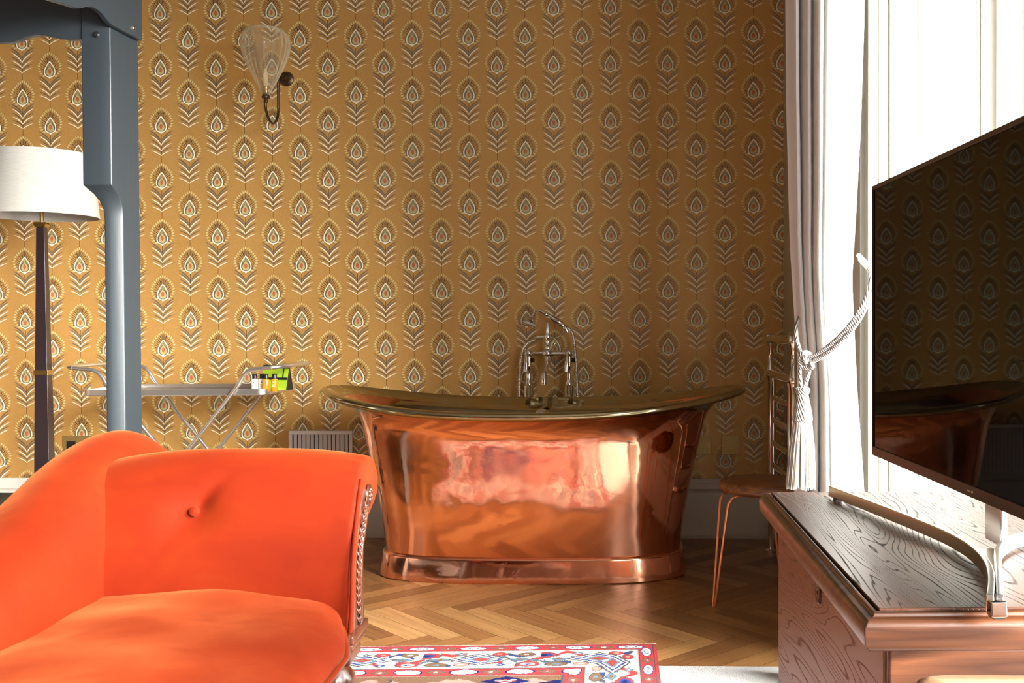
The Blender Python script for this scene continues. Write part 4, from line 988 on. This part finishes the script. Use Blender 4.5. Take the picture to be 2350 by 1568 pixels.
# foot: three curved arms of flat bar
def flatbar(path, h, t, z, nm, flare=None):
    P = [Vector((p[0], p[1], 0)) for p in path]; rr = []
    n_ = len(P)
    for i, p in enumerate(P):
        d = (P[min(i+1, n_-1)]-P[max(i-1, 0)]).normalized(); nn = Vector((-d.y, d.x, 0))
        tt = t if flare is None else t*(1+flare*abs(i/(n_-1)-0.5)*0)
        hh = h[i] if hasattr(h, '__len__') else h
        rr.append([p+nn*tt/2+Vector((0, 0, z)), p-nn*tt/2+Vector((0, 0, z)), p-nn*tt/2*0.8+Vector((0, 0, z+hh)), p+nn*tt/2*0.8+Vector((0, 0, z+hh))])
    m_ = MB(); m_.loft(rr, cap=True, smooth=False); return m_
mw = Matrix.Translation(ta) @ Matrix.Rotation(math.atan2(tdir.y, tdir.x), 4, 'Z'); inv = mw.inverted()
def loc(p): return inv @ Vector((p[0], p[1], 0))
A_ = [(0.243, 1.510), (0.277, 1.38), (0.309, 1.25), (0.325, 1.17), (0.329, 1.10), (0.322, 1.03), (0.306, 0.965), (0.284, 0.90)]
stp = smoothpath([(*p, 0) for p in A_], 6); stp = [loc(p) for p in stp]
MB_ = flatbar(stp, 0.015, 0.008, DZ+0.0035, 'foot'); MB_.build('foot_arm', STEEL, tv, bevel=0.0012)
B_ = [(0.56, 1.245), (0.50, 1.222), (0.44, 1.195), (0.392, 1.158), (0.358, 1.105), (0.338, 1.045), (0.318, 0.98), (0.293, 0.90)]
stp = smoothpath([(*p, 0) for p in B_], 6); stp = [loc(p) for p in stp]
MB_ = flatbar(stp, 0.015, 0.008, DZ+0.0035, 'foot'); MB_.build('foot_arm', STEEL, tv, bevel=0.0012)
hub = [loc(p) for p in ((0.329, 1.12), (0.362, 1.115), (0.338, 1.045), (0.293, 0.90), (0.284, 0.90), (0.322, 1.03))]
m_ = MB(); m_.add([p+Vector((0, 0, DZ+0.004)) for p in hub]+[p+Vector((0, 0, DZ+0.0125)) for p in hub], [tuple(range(6))[::-1], tuple(range(6, 12))]+[(i, (i+1) % 6, (i+1) % 6+6, i+6) for i in range(6)], 0, False)
m_.build('foot_hub', STEEL, tv, bevel=0.0012)
m_ = MB(); e = loc((0.288, 0.893)); m_.loft([[e+Vector((dx*s_, dy, DZ+0.002+zz)) for dx, dy in ((-0.006, -0.007), (-0.006, 0.007), (0.006, 0.007), (0.006, -0.007))] for s_, zz in ((1, 0), (1, 0.003), (0.7, 0.0135))], cap=True, smooth=False)
m_.build('foot_tip', CHROME, tv, bevel=0.001)
for p in ((0.288, 0.895), (0.25, 1.49), (0.53, 1.234)):
    q = loc(p); MB().box(q.x-0.006, q.x+0.006, q.y-0.005, q.y+0.005, DZ+0.0002, DZ+0.0035).build('rubber_pad', BLACKP, tv)
nk = MB(); c = loc((0.385, 1.150)); nk.box(c.x-0.022, c.x+0.022, 0.030, 0.038, DZ+0.012, 0.90)
nk.build('neck', STEEL, tv, bevel=0.002)

# ------------------------------------------------------------------ desk chair (top of the back only reaches into view)
ch = thing('desk_chair', 'tan leather chair before the dark desk, only its back top showing', 'chair', (0.36, 0.58, 0))
m_ = MB()
def rr_back(z, d, w): return [Vector((x, y, z)) for x, y in [(-w+0.01, -d), (w-0.01, -d), (w, -d*0.5), (w, d*0.5), (w-0.01, d), (-w+0.01, d), (-w, d*0.5), (-w, -d*0.5)]]
m_.loft([rr_back(0.5, 0.012, 0.20), rr_back(0.75, 0.014, 0.222), rr_back(0.765, 0.013, 0.221), rr_back(0.773, 0.009, 0.216), rr_back(0.776, 0.004, 0.21)], cap=True)
m_.build('backrest', TAN, ch)
m_ = MB(); m_.box(-0.22, 0.22, -0.01, 0.24, 0.42, 0.46); m_.build('seat', TAN, ch, bevel=0.015)
for x in (-0.2, 0.2):
    for y in (0.0, 0.22): MB().tube([(x, y, 0.0085), (x, y, 0.42)], [0.011, 0.016], 12).build('leg', MAHOG, ch)
    MB().tube([(x*0.95, 0.0, 0.42), (x*0.95, 0.0, 0.52)], 0.013, 12).build('back_post', MAHOG, ch)

# ------------------------------------------------------------------ rugs
def rug_persian():
    o_ = Vector((-0.032, 3.064, 0)); ang = math.radians(2.9)
    eL = Vector((-math.cos(ang), -math.sin(ang), 0)); eN = Vector((math.sin(ang), -math.cos(ang), 0))
    Wd, Ln = 1.45, 2.3
    tb1 = np.concatenate([np.arange(0, 0.40, 0.0026), np.arange(0.40, Ln+1e-6, 0.008)]); sb1 = np.arange(0, Wd+1e-6, 0.003)
    Sg, Tg = np.meshgrid((sb1[:-1]+sb1[1:])/2, (tb1[:-1]+tb1[1:])/2)
    RED = (0.42, 0.05, 0.055); IV = (0.80, 0.77, 0.69); NAVY = (0.012, 0.016, 0.10); BLUE = (0.035, 0.06, 0.22); LB = (0.13, 0.21, 0.28); PINK = (0.60, 0.27, 0.22); TANC = (0.20, 0.115, 0.07); GR = (0.07, 0.075, 0.085)
    C = np.zeros(Sg.shape+(3,)); C[:] = PINK
    sm = np.minimum(Sg, Wd-Sg); tm = np.minimum(Tg, Ln-Tg); d = np.minimum(sm, tm)
    along = np.where(tm < sm, Sg, Tg)
    rng = np.random.RandomState(4)
    wob = 0.5*np.sin(Sg*61+1)*np.sin(Tg*53)+0.35*np.sin(Sg*131+Tg*97)+0.25*np.sin(Sg*211-Tg*170+2)+0.3*(rng.rand(*Sg.shape)-0.5)
    def put(mask, c): C[mask] = c
    def blob(m0, a, b, ca, cb, ra, rb, cols, dia=False, wb=0.10, line=GR):
        r_ = (np.abs((a-ca)/ra)+np.abs((b-cb)/rb)) if dia else np.sqrt(((a-ca)/ra)**2+((b-cb)/rb)**2)
        r_ = r_+wb*wob
        put(m0 & (r_ < 1.16), line)
        for q, c in cols: put(m0 & (r_ < q), c)
    # field
    fm = d > 0.27
    put(fm & (d < 0.315+0.02*np.sin(along*31)+0.008*wob), TANC)
    for k in range(150):
        cs, ct = rng.rand()*Wd, 0.30+rng.rand()*(Ln-0.6); c1, c2 = [(RED, IV), (BLUE, IV), (NAVY, LB), (IV, RED), (LB, IV), (TANC, PINK), (NAVY, IV)][rng.randint(7)]
        blob(fm & (d > 0.29), Sg, Tg, cs, ct, 0.02+0.04*rng.rand(), 0.015+0.03*rng.rand(), [(1, c1), (0.45, c2)], bool(rng.randint(2)))
    for (cs, ct, rs_, rt_) in ((0.90, 0.40, 0.17, 0.115), (0.42, 0.315, 0.06, 0.035), (0.20, 0.33, 0.11, 0.05), (0.72, 1.15, 0.42, 0.55)):
        blob(fm, Sg, Tg, cs, ct, rs_, rt_, [(1, NAVY), (0.5, RED), (0.34, IV), (0.18, RED)], True, 0.08, NAVY)
        blob(fm, Sg, Tg, cs-rs_*0.35, ct-rt_*0.3, rs_*0.16, rt_*0.16, [(1, IV), (0.5, RED)]); blob(fm, Sg, Tg, cs+rs_*0.35, ct-rt_*0.25, rs_*0.16, rt_*0.16, [(1, PINK), (0.5, LB)])
    # main border: ivory ground, vines, palmettes
    u = along; mb_ = (d > 0.056) & (d <= 0.205); put(mb_, IV); v = (d-0.1305)/0.0745
    P_ = 0.34
    for (amp, ph, col, thick) in ((0.62, 0.0, RED, 0.13), (0.55, 0.5, BLUE, 0.06), (0.30, 0.25, LB, 0.05)):
        q = np.abs(v-amp*np.sin(2*PI*(u/P_+ph))-0.18*np.sin(u*66))+0.05*wob
        brk = np.sin(u*2*PI/P_*3+ph*9) > -0.55
        put(mb_ & (q < thick+0.07) & brk, GR if col is not RED else PINK); put(mb_ & (q < thick) & brk, col)
    c0 = (u % P_)-P_/2
    blob(mb_, c0, v, 0, 0, 0.085, 0.62, [(1, IV), (0.85, BLUE), (0.66, IV), (0.52, LB), (0.34, RED), (0.16, TANC)], True, 0.07)
    for (cc, cv, rc, rv, cols, dia) in ((0.115, 0.05, 0.030, 0.20, [(1, LB), (0.5, TANC)], True), (-0.115, 0.05, 0.030, 0.20, [(1, LB), (0.5, TANC)], True), (0.16, -0.45, 0.034, 0.30, [(1, RED), (0.7, BLUE), (0.3, NAVY)], False), (-0.13, -0.55, 0.022, 0.2, [(1, TANC), (0.4, IV)], False),
                           (0.12, 0.62, 0.03, 0.22, [(1, TANC), (0.4, LB)], False), (-0.14, 0.6, 0.034, 0.25, [(1, RED), (0.6, IV), (0.3, BLUE)], False), (0.062, -0.62, 0.016, 0.18, [(1, LB), (0.4, IV)], True), (-0.062, 0.66, 0.016, 0.16, [(1, BLUE), (0.4, IV)], True), (0.05, 0.60, 0.02, 0.18, [(1, PINK), (0.4, IV)], False), (-0.05, -0.6, 0.02, 0.2, [(1, RED), (0.4, PINK)], False)):
        blob(mb_, c0, v, cc, cv, rc, rv, cols, dia, 0.12)
    # guard stripes
    for (a, b) in ((0.010, 0.052), (0.208, 0.266)):
        gs = (d > a) & (d <= b); put(gs, RED); w2 = (d-(a+b)/2)/((b-a)/2); c3 = (u % 0.155)-0.0775
        blob(gs, c3, w2, 0, 0, 0.036, 0.62, [(1, IV), (0.55, IV if a > 0.1 else LB), (0.3, IV)], False, 0.10, NAVY if a > 0.1 else BLUE)
        c4 = ((u+0.0775) % 0.155)-0.0775
        blob(gs, c4, w2, 0, 0, 0.026, 0.66, [(1, TANC), (0.55, RED), (0.3, IV)], True, 0.2)
        put((np.abs(d-b-0.001) < 0.0016) | (np.abs(d-a) < 0.0014), GR)
    put(d < 0.009, RED)
    put(Tg < 0.0035, IV)
    C *= 0.78*(0.93+0.14*rng.rand(*Sg.shape))[..., None]
    ns, nt = len(sb1), len(tb1)
    zz = 0.016+0.0006*rng.rand(nt, ns)
    co_ = []
    for j, t in enumerate(tb1):
        for i, s in enumerate(sb1):
            p = o_+eL*s+eN*t; co_.append((p.x, p.y, zz[j, i]))
    nv = len(co_); idx = lambda j, i: j*ns+i
    fs_ = [(idx(j, i), idx(j, i+1), idx(j+1, i+1), idx(j+1, i)) for j in range(nt-1) for i in range(ns-1)]
    cols = np.repeat(C.reshape(-1, 3), 4, axis=0)
    me = bpy.data.meshes.new('patterned_rug'); 
    edge = [idx(0, i) for i in range(ns)]+[idx(j, ns-1) for j in range(1, nt)]+[idx(nt-1, i) for i in range(ns-2, -1, -1)]+[idx(j, 0) for j in range(nt-2, 0, -1)]
    low = {}
    for e_ in edge: low[e_] = len(co_); x, y, z = co_[e_]; co_.append((x, y, 0.0088))
    m2 = len(edge); side = [(edge[k], low[edge[k]], low[edge[(k+1) % m2]], edge[(k+1) % m2]) for k in range(m2)]
    cols = np.concatenate([cols, np.tile(np.array(RED), (4*len(side), 1))])
    me.from_pydata(co_, [], fs_+side)
    a_ = me.color_attributes.new('pile', 'FLOAT_COLOR', 'CORNER'); a_.data.foreach_set('color', np.concatenate([cols, np.ones((len(cols), 1))], 1).ravel())
    m = mat('wool_pile', (1, 1, 1), 0.95, 0, Specular_IOR_Level=0.1); at = N(m, 'ShaderNodeAttribute', attribute_name='pile'); lk(m, at.outputs[0], bsdf(m).inputs['Base Color'])
    bump(m, noise(m, coords(m), 500, 2), 0.5, 0.003); me.materials.append(m)
    o = bpy.data.objects.new('patterned_rug', me); COL.objects.link(o)
    tag(o, 'red, ivory and navy patterned wool rug on the parquet, under the orange chaise', 'rug')
    fr_ = MB(); rnd = random.Random(9)
    for k in range(360):
        s = Wd*k/360; p = o_+eL*s; q = p-eN*rnd.uniform(0.006, 0.016)+eL*rnd.uniform(-0.003, 0.003)
        fr_.tube([(p.x, p.y, 0.014), ((p.x+q.x)/2, (p.y+q.y)/2, 0.013), (q.x, q.y, 0.0105)], 0.0014, 4)
    f = fr_.build('fringe', mat('fringe_cotton', (0.78, 0.72, 0.6), 0.9), o); tag(f, kind='stuff')
rug_persian()
m = mat('white_rug_weave', (0.44, 0.44, 0.435), 0.95); bump(m, noise(m, coords(m, (1, 1, 1)), 350, 2), 0.8, 0.003)
wr_ = MB().box(-1.0, 1.08, -0.6, 2.888, 0.001, 0.008).build('plain_rug', m, bevel=0.002)
tag(wr_, 'plain white woven rug lying beneath the patterned rug and the desk', 'rug')
